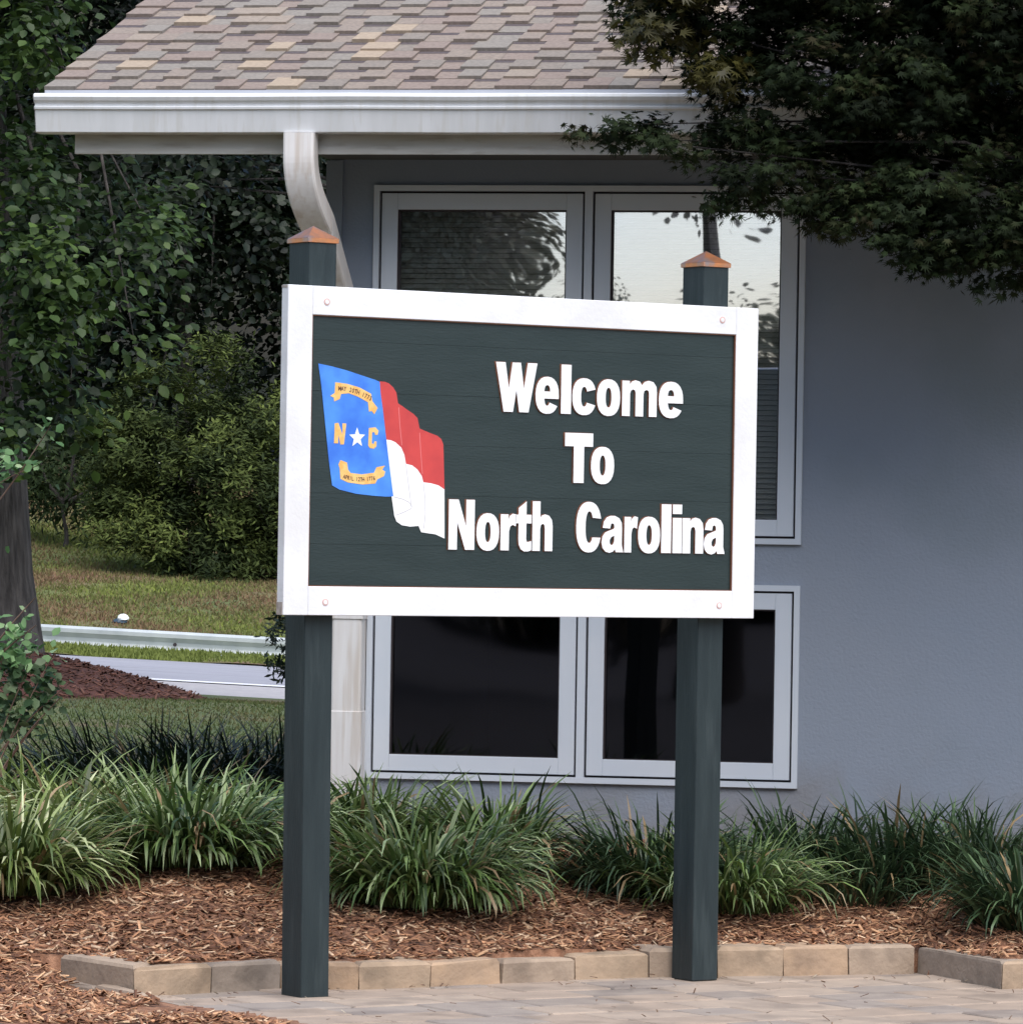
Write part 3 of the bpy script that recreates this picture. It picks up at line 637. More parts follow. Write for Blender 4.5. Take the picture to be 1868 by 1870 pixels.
# gutter: K profile extruded, with end cap
GB, GT = 3.497, 3.655
gp = [(-.705, GB+.006), (-.712, GB), (-.800, GB), (-.806, GB+.004), (-.828, GB+.098), (-.838, GB+.103), (-.840, GB+.112), (-.832, GB+.118), (-.833, GB+.126), (-.848, GB+.140), (-.855, GB+.155), (-.852, GB+.166), (-.842, GB+.172), (-.832, GB+.168), (-.832, GB+.160), (-.842, GB+.155),
      (-.826, GB+.110), (-.800, GB+.008), (-.712, GB+.005), (-.711, GB+.145), (-.705, GB+.145)]
gx0, gx1 = -2.384, XR+1.0; b = MB(); ng = len(gp); nseg = 26
for i in range(nseg+1):
    x = gx0+(gx1-gx0)*i/nseg; dz = random.uniform(-.0015, .0015)
    b.v += [(x, y, z+dz) for y, z in gp]
for i in range(nseg):
    for k in range(ng): k2 = (k+1) % ng; b.f.append((i*ng+k, i*ng+k2, (i+1)*ng+k2, (i+1)*ng+k)); b.m.append(0)
gut = b.build('gutter', M['gutter'], bld)
b = MB(); out = gp[:14]+[(-.832, GB+.160), (-.705, GB+.150)]
b.add([(gx0-.003, y, z) for y, z in out], [tuple(range(len(out)))]); b.add([(gx0+.0, y, z) for y, z in out], [tuple(reversed(range(len(out))))]); b.build('end_cap', M['gutter'], gut)
# fascia + soffit
boxobj('fascia_board', -2.233, XR+.5, -.704, -.675, 3.412, 3.66, M['fascia'], bld)
b = MB(); b.box(XC-.0, XR+.5, -.674, -.001, 3.445, 3.46); b.build('soffit', M['soffit'], bld)
b = MB()
for x in np.arange(-2.2, XC, .4): b.box(x, x+.04, -.67, -.15, 3.47, 3.56)
b.build('lookout_rafters', M['soffit'], bld)
# downspout ------------------------------------------------------------
xs_, zs_ = hb(549, 250, -.78)
xb_, _ = hb(637, 1200, -.06)
pts = [(xs_, -.775, GB+.0), (xs_, -.775, 3.43), (xs_+.001, -.773, 3.37), (xs_+.005, -.760, 3.31), (xs_+.012, -.735, 3.255), (xs_+.021, -.70, 3.205), (xs_+.031, -.655, 3.16), (xs_+.042, -.60, 3.115)]
pts += [(xb_-.012, -.16, 2.66), (xb_-.003, -.085, 2.56), (xb_, -.062, 2.44), (xb_, -.062, 2.2), (xb_, -.062, .22), (xb_+.0, -.11, .12), (xb_, -.26, .07)]
pts = [Vector(p) for p in pts]
def smooth(P, k=3):
    out = []
    for i in range(len(P)-1):
        p0, p1, p2, p3 = P[max(i-1, 0)], P[i], P[i+1], P[min(i+2, len(P)-1)]
        for q in range(k):
            t = q/k; out.append(.5*((2*p1)+(p2-p0)*t+(2*p0-5*p1+4*p2-p3)*t*t+(3*p1-p0-3*p2+p3)*t*t*t))
    return out+[P[-1]]
pts = pts[:1]+smooth(pts[1:8], 3)+pts[8:]
def rect(a, c, r=.012):
    return [(-a+r,-c),(a-r,-c),(a-r*.3,-c+r*.3),(a,-c+r),(a,c-r),(a-r*.3,c-r*.3),(a-r,c),(-a+r,c),(-a+r*.3,c-r*.3),(-a,c-r),(-a,-c+r),(-a+r*.3,-c+r*.3)]
def dframe(i):
    t = (pts[min(i+1, len(pts)-1)]-pts[max(i-1, 0)]).normalized(); ax = Vector((1, 0, 0)); ax = (ax-t*ax.dot(t)).normalized(); ay = ax.cross(t).normalized()
    return pts[i], ax, ay
b = MB(); b.sweep(pts, rect(.070, .052), dframe); ds = b.build('downspout', M['downspout'], bld)
b = MB(); b.box(xb_-.074, xb_+.074, -.118, -.004, .60, .935, 0, .004); b.build('lower_sleeve', M['downspout'], ds)
b = MB(); b.box(xb_-.075, xb_+.075, -.119, -.003, 2.3, 2.33, 0, .003); b.box(xb_-.076, xb_+.076, -.120, -.003, 1.35, 1.38, 0, .003); b.build('strap', M['downspout'], ds)
boxobj('stained_joint', xb_+.0715, WX0-.003, -.012, -.001, .30, 3.30, M['stain'], bld)
boxobj('corner_trim', XC-.014, xb_-.076, -.014, -.001, .0, 3.44, M['wall'], bld)
# blinds: things of their own behind the upper panes
for (xa, xb2, lab) in ((WX0+.03, -.045, 'pale venetian blind behind the upper window pane nearest the downspout'), (.0, WX1-.03, 'pale venetian blind behind the upper window pane furthest from the downspout')):
    bl = empty('window_blind', tuple(BO), -AL, lab, 'window blind', 'venetian blinds in the upper windows')
    hr = boxobj('headrail', xa+.03, xb2-.03, .125, .165, ZU1-.05, ZU1-.012, M['slat'], bl)
    me = None; z = ZU1-.075
    while z > ZU0+.05:
        if me is None:
            q = MB(); q.add([(xa+.03,-.007,-.0105),(xb2-.03,-.007,-.0105),(xb2-.03,.007,.0105),(xa+.03,.007,.0105),(xa+.03,-.008,-.0095),(xb2-.03,-.008,-.0095),(xb2-.03,.006,.0115),(xa+.03,.006,.0115)],[(0,3,2,1),(4,5,6,7),(0,1,5,4),(2,3,7,6),(1,2,6,5),(3,0,4,7)]); me = q.mesh('slat', M['slat'])
        link('slat', me, bl, (0, .145, z)); z -= .0235
# ------------------------------------------------------------------ liriope clumps
def blades(name, base, n, Lmin, Lmax, rad, cols, width, droop=1.0, m=None, parent=None, lean=.75, seg=6, azb=None):
    bx, by, bz = base; a = rng.random(n)*2*math.pi
    if azb is not None: a = np.where(rng.random(n) < azb[2], rng.normal(azb[0], azb[1], n), a)
    r = rad*np.sqrt(rng.random(n)); ba = a + rng.normal(size=n)*.5
    ox, oy = bx+r*np.cos(ba), by+r*np.sin(ba)
    L = rng.uniform(Lmin, Lmax, n); th0 = rng.random(n)**.75*lean   # start angle from vertical
    cv = rng.uniform(.5, 2.1, n)*droop                              # bend over the length
    t = np.linspace(0, 1, seg+1); th = th0[:, None]+cv[:, None]*t[None]**1.6
    dl = (L/seg)[:, None]
    dh = np.concatenate([np.zeros((n, 1)), np.cumsum(np.sin(th[:, :-1])*dl, 1)], 1); dzv = np.concatenate([np.zeros((n, 1)), np.cumsum(np.cos(th[:, :-1])*dl, 1)], 1)
    X = ox[:, None]+dh*np.cos(a)[:, None]; Y = oy[:, None]+dh*np.sin(a)[:, None]; Z = bz+dzv
    Z = np.maximum(Z, bz+.008-.10*(1-0*Z)*np.clip(dh-.2, 0, 1))
    wv = width*(.6+.8*rng.random(n))[:, None]*np.array([.7]+[1]*(seg-2)+[.75, .05])[None]
    tw = a+math.pi/2+rng.normal(size=n)*.5
    wx, wy = wv*np.cos(tw)[:, None], wv*np.sin(tw)[:, None]
    V = np.stack([np.stack([X-wx, Y-wy, Z], -1), np.stack([X+wx, Y+wy, Z+wv*.3], -1)], 2)    # n,seg+1,2,3
    V = V.reshape(n, -1, 3); k = 2*(seg+1)
    f = np.array([(2*i, 2*i+1, 2*i+3, 2*i+2) for i in range(seg)])
    Fq = (f[None]+(np.arange(n)*k)[:, None, None]).reshape(-1, 4)
    col = lerp_cols(cols, rng.random(n))*(.75+.5*rng.random(n))[:, None]
    dead = rng.random(n) < .05; col[dead] = np.array([.30, .21, .11])*(.6+.6*rng.random(dead.sum()))[:, None]
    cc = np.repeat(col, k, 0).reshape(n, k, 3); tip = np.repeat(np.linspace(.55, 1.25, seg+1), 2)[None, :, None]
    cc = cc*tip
    return np_mesh(name, V.reshape(-1, 3), Fq, m or M['blade'], cc.reshape(-1, 3), parent)
LG = [(.022, .045, .012), (.045, .085, .020), (.09, .145, .034), (.16, .235, .075), (.38, .46, .25)]
LD = [(.016, .034, .016), (.028, .055, .024), (.05, .09, .038), (.10, .16, .075)]
LP = [(.035, .062, .016), (.08, .125, .028), (.15, .205, .048), (.26, .32, .12), (.52, .55, .33)]
def clump(px, Y, n, L0, L1, rad, cols, width, label, grp='liriope clumps along the foot of the building', name='liriope_clump', lean=.8, droop=1.0):
    X = (px-CX)/FPX*Y; z = float(Hbed(X, Y)) if Y < 24 else float(H(X, Y))
    e_ = empty(name, (X, Y, z), 0, label, 'grass clump', grp)
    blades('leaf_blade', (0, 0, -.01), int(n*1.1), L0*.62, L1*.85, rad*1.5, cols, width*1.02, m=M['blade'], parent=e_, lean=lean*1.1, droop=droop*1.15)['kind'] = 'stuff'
    return e_
def C_(px, Y, n, L0, L1, rad, cols, wd, label, **k): clump(px, Y, n, L0, L1, rad, cols, wd, label, **k)
C_(25, 19.75, 1000, .36, .68, .16, LP, .0072, 'pale yellow green liriope clump at the far left front, drooping over the mulch', droop=1.25)
C_(-150, 20.5, 500, .36, .64, .16, LP, .0070, 'pale liriope clump cut by the left picture edge')
C_(150, 21.3, 520, .36, .58, .15, LP, .0068, 'light green liriope clump behind the gap between the two left front clumps', droop=1.2)
C_(50, 21.8, 380, .34, .62, .18, LP, .0062, 'pale liriope clump at the back of the left group against the lawn')
C_(355, 20.2, 1050, .34, .64, .18, LG, .0072, 'dense liriope clump just left of the near sign post', droop=1.3)
C_(300, 21.8, 500, .34, .60, .18, LG, .0060, 'liriope clump behind the dense one left of the near sign post')
C_(490, 21.0, 520, .34, .58, .15, LG, .0064, 'liriope clump partly hidden behind the near sign post')
C_(645, 21.2, 420, .28, .50, .13, LG, .0060, 'small liriope clump at the foot of the downspout')
C_(780, 19.75, 1150, .36, .66, .18, LG, .0072, 'large spreading liriope clump in front of the lower window between the posts', droop=1.3)
C_(720, 21.3, 300, .32, .54, .14, LG, .0056, 'liriope clump close to the wall under the lower left pane')
C_(915, 20.7, 480, .36, .62, .12, LG, .0056, 'liriope clump leaning right behind the large one under the window mullion')
C_(1200, 20.5, 850, .36, .64, .17, LD, .0054, 'fine leaved liriope clump just left of the far sign post', droop=1.2)
C_(1340, 20.2, 760, .36, .62, .16, LG, .0050, 'bright green fine clump just right of the far sign post', droop=1.2)
C_(1480, 21.0, 560, .34, .56, .16, LD, .0050, 'dark liriope clump below the lower right window corner')
C_(1640, 20.85, 680, .36, .68, .17, LD, .0050, 'dark liriope clump with tall upright blades against the bare wall')
C_(1570, 20.55, 260, .26, .44, .14, LD, .0042, 'sparse low liriope clump in the mulch right of the far post')
C_(1790, 20.7, 560, .34, .58, .17, LD, .0050, 'dark liriope clump near the right picture edge by the wall')
C_(1905, 19.85, 700, .36, .62, .17, LD, .0056, 'dark liriope clump cut by the right picture edge, nearest the edging', droop=1.2)
for i, (px, Y) in enumerate(((235, 26.4), (315, 26.8), (395, 26.5), (470, 26.9), (550, 27.0))):
    clump(px, Y, 2200, .45, 1.06, .36, [(.005, .010, .005), (.009, .018, .008), (.017, .03, .012)], .006,  # near-black greens put the shade beside the building into the colour
          ['dark ground hugging grass tuft at the left end of the shaded row', 'dark grass tuft second from the left in the shaded row', 'dark grass tuft in the middle of the shaded row behind the liriope', 'dark grass tuft right of the middle of the shaded row', 'dark grass tuft of the shaded row hidden by the near sign post'][i],
          'dark grass tufts in the shaded row beside the building', 'dark_grass_tuft', lean=1.0)
# thin low grass wisps on the mulch
tag(chips('leaf_litter', 420, -1.4, 2.3, 16.9, 19.5, lambda X, Y: 0*X+.001, .012, .035, [(.10, .05, .03), (.2, .13, .08), (.5, .45, .35)], keep=lambda X, Y: (Y < kerbY(X)-.01) & (X > -1.4+(17.87-Y)*.64) & (rng.random(len(X)) < np.exp(-(kerbY(X)-Y)*2.2)+.08)), 'small dry leaf scraps and chips lying on the pavers', 'leaf litter')
# sparse lawn and bank blades to roughen the ground
def turf(name, n, x0, x1, y0, y1, L, wd, cols, label):
    X = rng.uniform(x0, x1, n); Y = rng.uniform(y0, y1, n); Z = H(X, Y); tv = [(-.5*wd, 0, 0), (.5*wd, 0, 0), (0, 0, 1)]
    dz = np.stack([rng.normal(size=n)*.5, rng.normal(size=n)*.5, np.ones(n)], 1); a = rng.random(n)*6.28
    t = np.clip(.5+.35*np.sin(X*1.3+2*np.sin(Y*.4))*np.cos(Y*.5+X*.3)+rng.normal(size=n)*.2, 0, 1)
    o = scatter(name, tv, [(0, 1, 2)], np.stack([X, Y, Z], 1), dz, np.stack([np.cos(a), np.sin(a), 0*a], 1), L*(.5+rng.random(n)), lerp_cols(cols, t), M['dullleaf'], kind='stuff')
    return tag(o, label, 'grass')
turf('lawn_grass', 60000, -7, .0, 24, 52, .028, .5, [(.10, .085, .04), (.07, .09, .03), (.055, .085, .028)], 'short lawn grass left of the building')
turf('bank_grass_tufts', 110000, -11, -1, 73, 104, .065, .5, [(.19, .115, .07), (.16, .125, .06), (.13, .15, .045), (.19, .22, .05)], 'rough grass tufts on the bank beyond the road')
turf('verge_grass', 14000, -10, -1, 69.1, 71.0, .06, .5, [(.13, .16, .04), (.17, .20, .05)], 'bright grass verge between road and guardrail')
# ------------------------------------------------------------------ guardrail
gr = empty('guardrail', tuple(at(280, 1180, 73)), 0, 'galvanised steel guardrail running along the far side of the road', 'guardrail')
g0 = gr.location.copy()
def railz(X): return .34-.04*(X+4.79)
prof_ = [(0, .15), (-.03, .15), (-.075, .12), (-.075, .075), (-.02, .02), (-.02, -.02), (-.075, -.075), (-.075, -.12), (-.03, -.15), (0, -.15), (-.002, -.14), (-.05, -.11), (-.05, -.08), (0, -.02), (0, .02), (-.05, .08), (-.05, .11), (-.002, .14)]
b = MB(); X0, X1 = -40, 30; pr = [Vector((X, 73+.0, railz(X)-.17)) - g0 for X in np.linspace(X0, X1, 18)]
b.sweep(pr, [(a*1.3, c*1.3) for a, c in prof_], lambda i: (pr[i], Vector((0, 1, 0)), Vector((0, 0, 1)))); b.build('rail', M['rail'], gr)
pm_ = MB(); pm_.box(-.05, .05, .01, .12, -.9, .14); pmm = pm_.mesh('post', M['rail'])
bo = MB(); bo.tube([(0, -.105, 0), (0, -.08, 0)], .03, 8); bo = bo.mesh('bolt', M['gasket'])
for X in np.arange(-38, 30, 2.2): link('bolt', bo, gr, (X-g0.x, .0, railz(X)-.17-g0.z)); link('post', pmm, gr, (X-g0.x, 0, railz(X)-.17-g0.z))
# red mulch mound + trunk
mc = np.array([-6.1, 51.0]); rxm, rym, hm = 2.95, 3.2, .50
th_ = np.linspace(0, 2*math.pi, 61)[:-1]; rr_ = np.linspace(0, 1, 16); V = []
for r in rr_:
    for a in th_:
        X, Y = mc[0]+rxm*r*math.cos(a), mc[1]+rym*r*math.sin(a)
        V.append((X, Y, float(H(X, Y))+hm*(1-r**1.7)-(.03 if r > .97 else 0)+.02*math.sin(9*X+Y*5)*math.sin(7*Y)))
V = np.array(V); i = (np.arange(15)[:, None]*60+np.arange(60)[None]); j = (np.arange(15)[:, None]*60+(np.arange(60)[None]+1) % 60)
Fm = np.stack([i.ravel(), j.ravel(), (j+60).ravel(), (i+60).ravel()], 1)
mo = np_mesh('mulch_mound', V, Fm, M['mound'], kind='structure', smooth=True); tag(mo, 'dark red mulch mound round the foot of the big tree')
def hm_(X, Y): r = np.sqrt(((X-mc[0])/rxm)**2+((Y-mc[1])/rym)**2); return H(X, Y)+hm*(1-np.clip(r, 0, 1)**1.7)
tag(chips('mound_chips', 9000, -9, -3.1, 47.8, 54, hm_, .05, .14, [(.045, .014, .01), (.085, .028, .018), (.14, .06, .04)], keep=lambda X, Y: ((X-mc[0])/rxm)**2+((Y-mc[1])/rym)**2 < .96, zoff=.0), 'coarse red mulch pieces on the mound by the big tree', 'mulch')
# ------------------------------------------------------------------ trees
def tree(name, label, cat, base, trunk_top, r0, ells, leafargs, grp=None, nb=3, rb=.06, partcrown='crown'):
    e_ = empty(name, tuple(base), 0, label, cat, grp); B = Vector(base)
    mb2 = MB(); trunk(mb2, (0, 0, -.1), Vector(trunk_top)-B, r0, r0*.55)
    le = [((c[0]-B.x, c[1]-B.y, c[2]-B.z), r) for c, r in ells]
    branches(mb2, Vector(trunk_top)-B, le, nb, rb); mb2.build('trunk', M['bark'], e_, smooth=True)
    cr_ = crown(partcrown, le, parent=e_, **leafargs); return e_
# big leaved tree at left, trunk on the mound
p = at(-12, 1195, 51.2); tz = float(hm_(p.x, p.y))
tree('broadleaf_tree', 'large leaved tree with thick grey trunk standing on the red mulch mound', 'tree', (p.x, p.y, tz), (p.x-.2, 51.2, 7.5), .37,
     [pe(20, 720, 48.3, 110, 110, .5), pe(10, 790, 47.6, 85, 75, .4), pe(120, 740, 48.6, 90, 60, .4), pe(0, 560, 48.0, 120, 120, .6), pe(0, 380, 48.0, 130, 130, .6), pe(30, 200, 48.2, 120, 120, .6), pe(50, 60, 49, 110, 120, .9), pe(60, 480, 49.5, 170, 170, 1.0), pe(270, 470, 50, 120, 130, .8), pe(170, 640, 49, 150, 85, .8), pe(130, 290, 51, 170, 130, 1.0), pe(-220, 500, 50, 200, 300, 1.4),
      pe(-250, 0, 50, 350, 300, 2.2), pe(100, -250, 51, 330, 180, 2.0), pe(-600, 100, 52, 350, 400, 2.4), pe(-200, -520, 51, 500, 300, 2.8)],
     dict(per=90, cpm=3.4, spread=.20, tmpl=BROAD, size=.115, cols=[(.005, .011, .005), (.012, .025, .008), (.028, .055, .013), (.075, .12, .022)], m=M['leaf'], up=.9, hang=.35, shell=.5), nb=1, rb=.035)
_bt = [o for o in C.objects if o.name == 'broadleaf_tree'][0].location
crown('sun_tinted_leaves', [((c[0]-_bt[0], c[1]-_bt[1], c[2]-_bt[2]), r) for c, r in (pe(50, 60, 47.9, 80, 80, .3), pe(90, 110, 47.8, 40, 40, .2), pe(70, 480, 47.4, 130, 70, .4), pe(150, 560, 47.6, 130, 60, .3), pe(60, 640, 47.4, 70, 50, .3), pe(250, 430, 48.2, 80, 60, .3))], 34, 22, .15, BROAD, .11,  # lighter greens put sunlight into the colour of these clumps
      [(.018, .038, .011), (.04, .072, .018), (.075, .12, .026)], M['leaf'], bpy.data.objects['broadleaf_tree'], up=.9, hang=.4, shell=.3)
# yellow green bush on the bank
yb_ = at(370, 1055, 90); bz = float(H(yb_.x, 90))
tree('cedar_bush', 'yellow green feathery bush on the bank behind the guardrail', 'bush', (yb_.x, 90, bz), (yb_.x, 90, bz+2.2), .10,
     [pe(400, 690, 90, 55, 75, .8), pe(305, 750, 90, 95, 80, 1.1), pe(420, 790, 90, 90, 90, 1.1), pe(250, 860, 89.5, 100, 100, 1.2), pe(400, 900, 89.5, 140, 110, 1.4), pe(500, 820, 90, 60, 130, 1.0), pe(400, 985, 89.6, 160, 90, 1.2), pe(270, 960, 89.2, 110, 85, 1.0), pe(520, 990, 89.4, 90, 90, 1.0), pe(390, 1030, 88.8, 130, 38, .7), pe(210, 820, 90, 70, 90, .9)],
     dict(per=230, cpm=5.6, spread=.15, tmpl=SPRAY, size=.125, cols=[(.010, .018, .007), (.032, .046, .014), (.068, .09, .024), (.13, .16, .04)], m=M['dullleaf'], up=.9, hang=-.7, shell=.6), nb=2, rb=.03)
DK = [(.003, .007, .003), (.005, .011, .005), (.009, .018, .007), (.016, .027, .010)]
for i, (px, Y, s, lab) in enumerate(((-150, 104, 1.1, 'dark tree at the left end of the wood beyond the bank'), (120, 107, 1.15, 'dark tree in the wood directly above the small white litter'), (330, 103, 1.0, 'dark tree rising behind the yellow green bush'), (560, 106, 1.2, 'dark tree in the wood just left of the building corner'), (860, 106, 1.2, 'dark woodland tree hidden mostly behind the building'), (-480, 106, 1.2, 'dark woodland tree beyond the left picture edge'))):
    X = (px-CX)/FPX*Y; bz = float(H(X, Y))
    el = [((X, Y+1.5, bz+14.5*s), (3.4*s, 2.4, 3.0*s)), ((X+random.uniform(-.6, .6), Y, bz+2.2*s), (2.0*s, 1.8, 1.9*s)), ((X-1.2*s, Y-.5, bz+5*s), (2.0*s, 2, 2*s)), ((X+1.3*s, Y, bz+5.4*s), (2.0*s, 2, 2.1*s)), ((X, Y, bz+8.4*s), (2.4*s, 2.4, 2.2*s)), ((X, Y+.6, bz+11.5*s), (2.3*s, 2.3, 2.6*s))]
    tree('woodland_tree', lab, 'tree', (X, Y, bz-.1), (X, Y, bz+7*s), .2, el, dict(per=70, cpm=1.15, spread=.40, tmpl=BROAD, size=.18, cols=DK, m=M['leaf'], up=.7, hang=.2, shell=.45), 'dark trees of the wood beyond the bank', nb=2)
# grey green hanging foliage under the eave
X = (600-CX)/FPX*62; bz = float(H(X, 58))
tree('overhanging_tree', 'grey green tree whose leafy boughs hang below the left roof overhang', 'tree', (-.9, 50, float(H(-.9, 50))), (-.9, 50, 5.2), .16,
     [pe(400, 310, 52, 130, 75, .8), pe(290, 260, 52, 90, 90, .8), pe(560, 150, 51, 150, 160, 1.0), pe(250, 60, 53, 160, 110, 1.0), pe(480, -150, 52, 300, 200, 1.4)],
     dict(per=60, cpm=5, spread=.17, tmpl=BROAD, size=.09, cols=[(.005, .010, .006), (.013, .022, .013), (.04, .056, .032)], m=M['leaf'], up=.7, hang=.6, shell=.5), nb=2, rb=.03)
# low dark shrubs on bank left of the bush
for px, py, Y, rx, ry, lab in ((120, 850, 93, 110, 75, 'soft dark green shrub left of the yellow green bush'), (20, 830, 94, 100, 100, 'dark shrub on the bank behind the big trunk')):
    q = at(px, py, Y); bz = float(H(q.x, Y)); tree('bank_shrub', lab, 'shrub', (q.x, Y, bz), (q.x, Y, bz+.8), .05, [pe(px, py, Y, rx, ry, 1.0), pe(px+40, py+50, Y, rx*.8, ry*.8, .9)],
         dict(per=40, cpm=8, spread=.2, tmpl=SPRAY, size=.16, cols=[(.010, .020, .008), (.022, .036, .012), (.04, .06, .018)], m=M['dullleaf'], up=.7, hang=.1, shell=.5), 'low shrubs on the bank')
# ball shrub behind the near post
q = at(552, 1172, 30); 
tree('ball_shrub', 'dark small leaved round shrub showing behind the near sign post', 'shrub', (q.x, 30, 0), (q.x, 30, q.z-.05), .025, [pe(552, 1172, 30, 70, 62, .22)],
     dict(per=40, cpm=700, spread=.028, tmpl=SPRAY, size=.05, cols=[(.008, .014, .007), (.015, .026, .011), (.03, .045, .018)], m=M['leaf'], up=.4, hang=.0, shell=.75), nb=2, rb=.008)
# japanese maple over the right of the roof
mel = [pe(1330, 60, 20.6, 190, 120, .35), pe(1500, 150, 20.5, 260, 160, .45), pe(1380, 250, 20.4, 130, 55, .25), pe(1240, 262, 20.3, 150, 42, .18), pe(1185, 250, 20.3, 105, 34, .2), pe(1120, 235, 20.3, 60, 18, .12), pe(1190, 20, 20.4, 80, 60, .25), pe(1370, 330, 20.4, 120, 75, .25), pe(1520, 320, 20.5, 170, 105, .35), pe(1700, 300, 20.4, 200, 200, .45), pe(1760, 430, 20.3, 150, 85, .3), pe(1640, 450, 20.3, 90, 60, .22), pe(1560, 400, 20.3, 110, 60, .25),
       pe(1700, 490, 20.25, 90, 30, .2), pe(1870, 480, 20.3, 150, 60, .3), pe(1850, 400, 20.3, 160, 110, .35), pe(1750, 80, 20.4, 260, 190, .5), pe(1480, -120, 20.4, 330, 150, .6), pe(1900, -100, 20.4, 300, 260, .7), pe(2100, 200, 20.3, 260, 280, .7), pe(1280, -60, 20.6, 130, 60, .3)]
mhi = [((3.2, 21.0, 4.75), (2.2, .5, .5)), ((2.6, 20.5, 4.9), (1.8, .7, .5)), ((4.4, 20.2, 4.9), (1.3, .8, .7))]  # unseen leaf masses added above the frame to shade the wall
mt = at(2350, 1560, 20.5)
mtree_ = tree('japanese_maple', 'dark feathery maple hanging over the right side of the roof and window', 'tree', (mt.x, 20.5, float(Hbed(min(mt.x, 3.9), 20.5))), (mt.x-.1, 20.5, 3.0), .085, mel,
     dict(per=70, cpm=230, spread=.050, tmpl=PALM, size=.034, cols=[(.008, .012, .006), (.014, .022, .010), (.024, .038, .013), (.036, .026, .014)], m=M['dullleaf'], up=.9, hang=.35, shell=.3, flat=.5), nb=1, rb=.012)
mloc = mtree_.location
crown('olive_sprays', [((c[0]-mloc[0], c[1]-mloc[1], c[2]-mloc[2]), r) for c, r in (pe(1210, 50, 20.2, 90, 70, .2), pe(1290, 130, 20.2, 80, 50, .2), pe(1200, -40, 20.3, 120, 60, .3))], 46, 330, .05, PALM, .044, [(.03, .028, .010), (.06, .055, .014), (.09, .08, .016)], M['leaf'], mtree_, up=.9, shell=.3, flat=.6)
crown('wall_shade_crown', [((c[0]-mloc[0], c[1]-mloc[1], c[2]-mloc[2]), r) for c, r in mhi], 46, 26, .09, PALM, .085, [(.010, .016, .008), (.024, .038, .014)], M['dullleaf'], mtree_, up=.9, shell=.3, flat=.5)
# golden tinged outer sprays of the maple, upper left
# ------------------------------------------------------------------ near left shrub with twigs
sx = at(-60, 1600, 23.4); sb = Vector((sx.x, 23.4, .1))
shb = empty('flowering_shrub', tuple(sb), 0, 'open green shrub with pale bare twigs at the lower left edge', 'shrub'); tw = MB(); LPt = []
def arcp(p0, p1, sag, n=7): 
    p0, p1 = Vector(p0), Vector(p1); return [p0.lerp(p1, i/(n-1))+Vector((0, 0, sag*math.sin(math.pi*i/(n-1)))) for i in range(n)]
for (px0, py0, px1, py1, sag, r) in ((-60, 1250, 64, 1092, .02, .007), (-60, 1260, 66, 1142, .02, .007), (-80, 1000, 92, 778, -.04, .006), (-60, 930, 70, 850, .03, .005), (-40, 1480, 110, 1275, .05, .006), (-40, 1480, 45, 1235, .05, .006), (-40, 1480, 98, 1195, .03, .006), (-60, 1500, 10, 1180, .0, .007), (-60, 1450, 130, 1245, .04, .006), (0, 1420, 70, 1320, .02, .006), (-60, 1480, 60, 1400, .0, .006), (-90, 1500, -60, 900, .0, .008)):
    a0 = at(px0, py0, 23.4)-sb; a1 = at(px1, py1, 23.3)-sb; P_ = arcp(a0, a1, sag); tw.tube(P_, [r*(1-.6*i/6) for i in range(7)], 5)
    LPt += [(p_, (px1, py1)) for p_ in P_[2:]]
for (px1, py1) in ((-90, 1500),): tw.tube(arcp(Vector((0, 0, -.1)), at(px1, py1, 23.4)-sb, 0), .012, 6)
tw.build('twigs', M['twig'], shb, smooth=True)['kind'] = 'stuff'
cp = []
for (cx_, cy_, rx, ry, n_) in ((40, 1230, 75, 60, 170), (20, 1310, 70, 50, 130), (85, 1265, 40, 35, 50), (15, 1160, 40, 40, 40), (-20, 840, 60, 60, 60), (85, 790, 14, 22, 9), (30, 850, 50, 22, 26), (-60, 1000, 60, 120, 90), (5, 1200, 60, 40, 60)):
    for _ in range(n_):
        q_ = at(cx_+random.gauss(0, .5)*rx, cy_+random.gauss(0, .5)*ry, 23.4+random.uniform(-.12, .12))-sb; cp.append(tuple(q_))
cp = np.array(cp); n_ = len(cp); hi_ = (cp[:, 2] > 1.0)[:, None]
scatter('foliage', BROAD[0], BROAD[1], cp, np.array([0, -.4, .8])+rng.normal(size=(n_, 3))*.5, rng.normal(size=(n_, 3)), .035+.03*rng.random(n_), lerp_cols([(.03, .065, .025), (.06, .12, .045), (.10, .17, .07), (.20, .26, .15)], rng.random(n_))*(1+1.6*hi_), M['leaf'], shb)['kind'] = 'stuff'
# small litter on the bank
q = at(222, 1086, 79); q.z = float(H(q.x, 79))+.02
lt = empty('litter', tuple(q), .3, 'small crumpled white and dark blue piece of litter on the grass bank', 'litter')
def lump(name, c, r, m, sq):
    b = MB(); vs = []; n, k = 9, 5; rs = random.Random(3)
    for i in range(k+1):
        for j in range(n):
            ph = math.pi/2*i/k; a = 2*math.pi*j/n; q_ = 1+rs.uniform(-.18, .18); vs.append((c[0]+r*q_*math.cos(a)*math.cos(ph), c[1]+r*q_*math.sin(a)*math.cos(ph), c[2]+r*sq*q_*math.sin(ph)))
    fs = [(i*n+j, i*n+(j+1) % n, (i+1)*n+(j+1) % n, (i+1)*n+j) for i in range(k) for j in range(n)]+[tuple(range(n-1, -1, -1))]
    b.add(vs, fs); return b.build(name, m, lt)
lump('white_scrap', (.03, -.02, .05), .10, M['litterw'], .85); lump('dark_scrap', (-.02, 0, 0), .13, M['litterb'], .5)
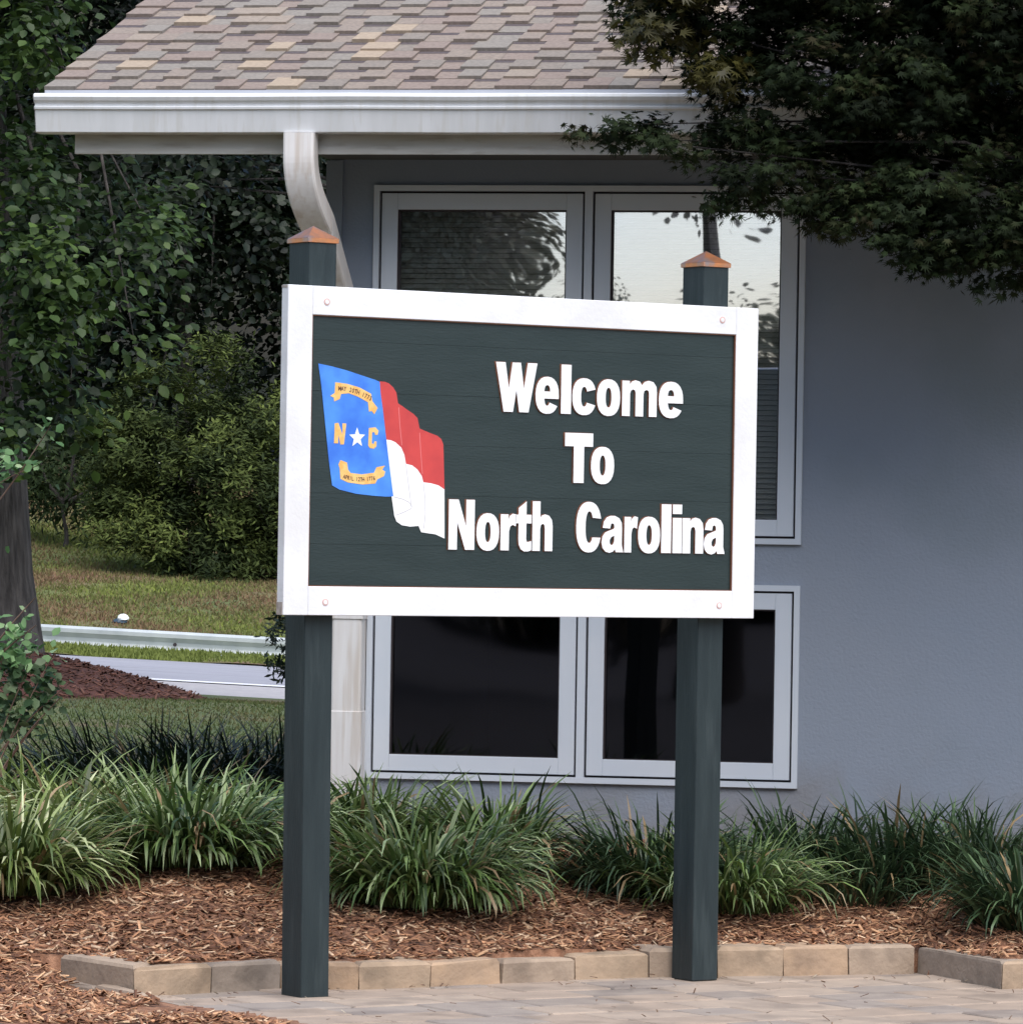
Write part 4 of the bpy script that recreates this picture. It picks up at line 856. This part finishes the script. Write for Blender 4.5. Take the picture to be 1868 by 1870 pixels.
# ------------------------------------------------------------------ what stands behind the camera (trees mirrored in the upper windows, and added sky blockers)
def mirrored(px, py, dist):
    d = ray(px, py); O = Vector((0, 0, EYE)); t = (BO-O).dot(bn_)/d.dot(bn_); Wp = O+d*t; dn = d.normalized(); r = dn-bn_*(2*dn.dot(bn_)); return Wp+r*dist
def mell(px, py, dist, rx, ry, rd):
    p_ = mirrored(px, py, dist); s = (dist+22)/FPX; return (tuple(p_), (rx*s, rd, ry*s))
def mtree(label, px, dist, ells, r0, toppy, args):
    p_ = mirrored(px, 900, dist); e2 = mirrored(px, toppy, dist)
    tree('roadside_tree', label, 'tree', (p_.x, p_.y, 0), (p_.x, p_.y, e2.z), r0, ells, args, 'trees reflected in the upper windows', nb=3)
ra = dict(per=260, cpm=3.4, spread=.28, tmpl=BROAD, size=.11, cols=[(.09, .10, .07), (.14, .15, .10), (.20, .21, .15)], m=M['dullleaf'], up=.6, hang=.2, shell=.35)
mtree('broad tree behind the viewer mirrored in the left upper pane', 560, 42, [mell(700, 520, 42, 290, 300, 1.6), mell(560, 250, 42, 420, 330, 2.2), mell(820, 300, 42, 160, 260, 1.2), mell(300, 500, 42, 400, 400, 2.5), mell(880, 700, 42, 120, 240, 1)], .25, 500, ra)
mtree('tree behind the viewer whose bare trunk is mirrored in the right upper pane', 1306, 40, [mell(1306, 120, 40, 300, 200, 1.6), mell(1200, -100, 40, 300, 200, 1.6)], .27, 150, ra)
mtree('small dark tree behind the viewer mirrored beside the window mullion', 1105, 70, [mell(1105, 640, 70, 45, 190, .5), mell(1120, 760, 70, 90, 120, .7)], .05, 640, ra)
fw = [mell(x, 900+random.uniform(-30, 30), 100, 260, 300+random.uniform(-30, 40), 4) for x in range(-1400, 3600, 230) if not 560 < x < 1900]
fw2 = [(c, r) for c, r in fw]
cr_ = crown('distant_woodland', fw2, 90, .06, .9, BROAD, .6, DK, M['leaf'], None, up=.5, shell=.2, kind='stuff')
tag(cr_, 'far line of dark woodland mirrored low in the windows', 'woodland')
fw3 = [mell(x, 880+random.uniform(-20, 20), 90, 150, 315+random.uniform(-25, 25), 2) for x in range(350, 2100, 130)]
tag(crown('woodland_edge', fw3, 200, .34, .5, BROAD, .2, [(.02, .028, .015), (.05, .06, .035)], M['dullleaf'], None, up=.5, shell=.3, kind='stuff'), 'near edge of woodland mirrored low in the right upper pane', 'woodland')
for X, Y, lab in ((6.5, -16, 'unseen tree added behind the viewer at right to block low sky'), (15, -8, 'unseen tree added well to the right behind the viewer to block low sky'), (1.5, -27, 'unseen tree added straight behind the viewer to block low sky'), (-20, -2, 'unseen tree added behind the viewer at left to block low sky'), (-17, 9, 'unseen tree added at left nearest the lawn to block low sky')):  # unseen trees added to cut low sky light on the wall
    el = [((X, Y, 6.0), (4.6, 4.2, 3.6)), ((X+1, Y, 10.5), (4.0, 4.0, 3.6)), ((X-1.8, Y+1, 3.4), (3, 3, 2.4))]
    tree('sky_block_tree', lab, 'tree', (X, Y, 0), (X, Y, 7), .35, el, dict(per=110, cpm=.42, spread=.8, tmpl=BROAD, size=.34, cols=[(.02, .03, .012), (.04, .06, .02), (.07, .10, .03)], m=M['dullleaf'], up=.6, hang=.2, shell=.4), 'unseen trees added to block low sky light', nb=2)
scn.render.engine = 'CYCLES'
scn.cycles.max_bounces = 8; scn.cycles.transparent_max_bounces = 16; scn.cycles.diffuse_bounces = 3
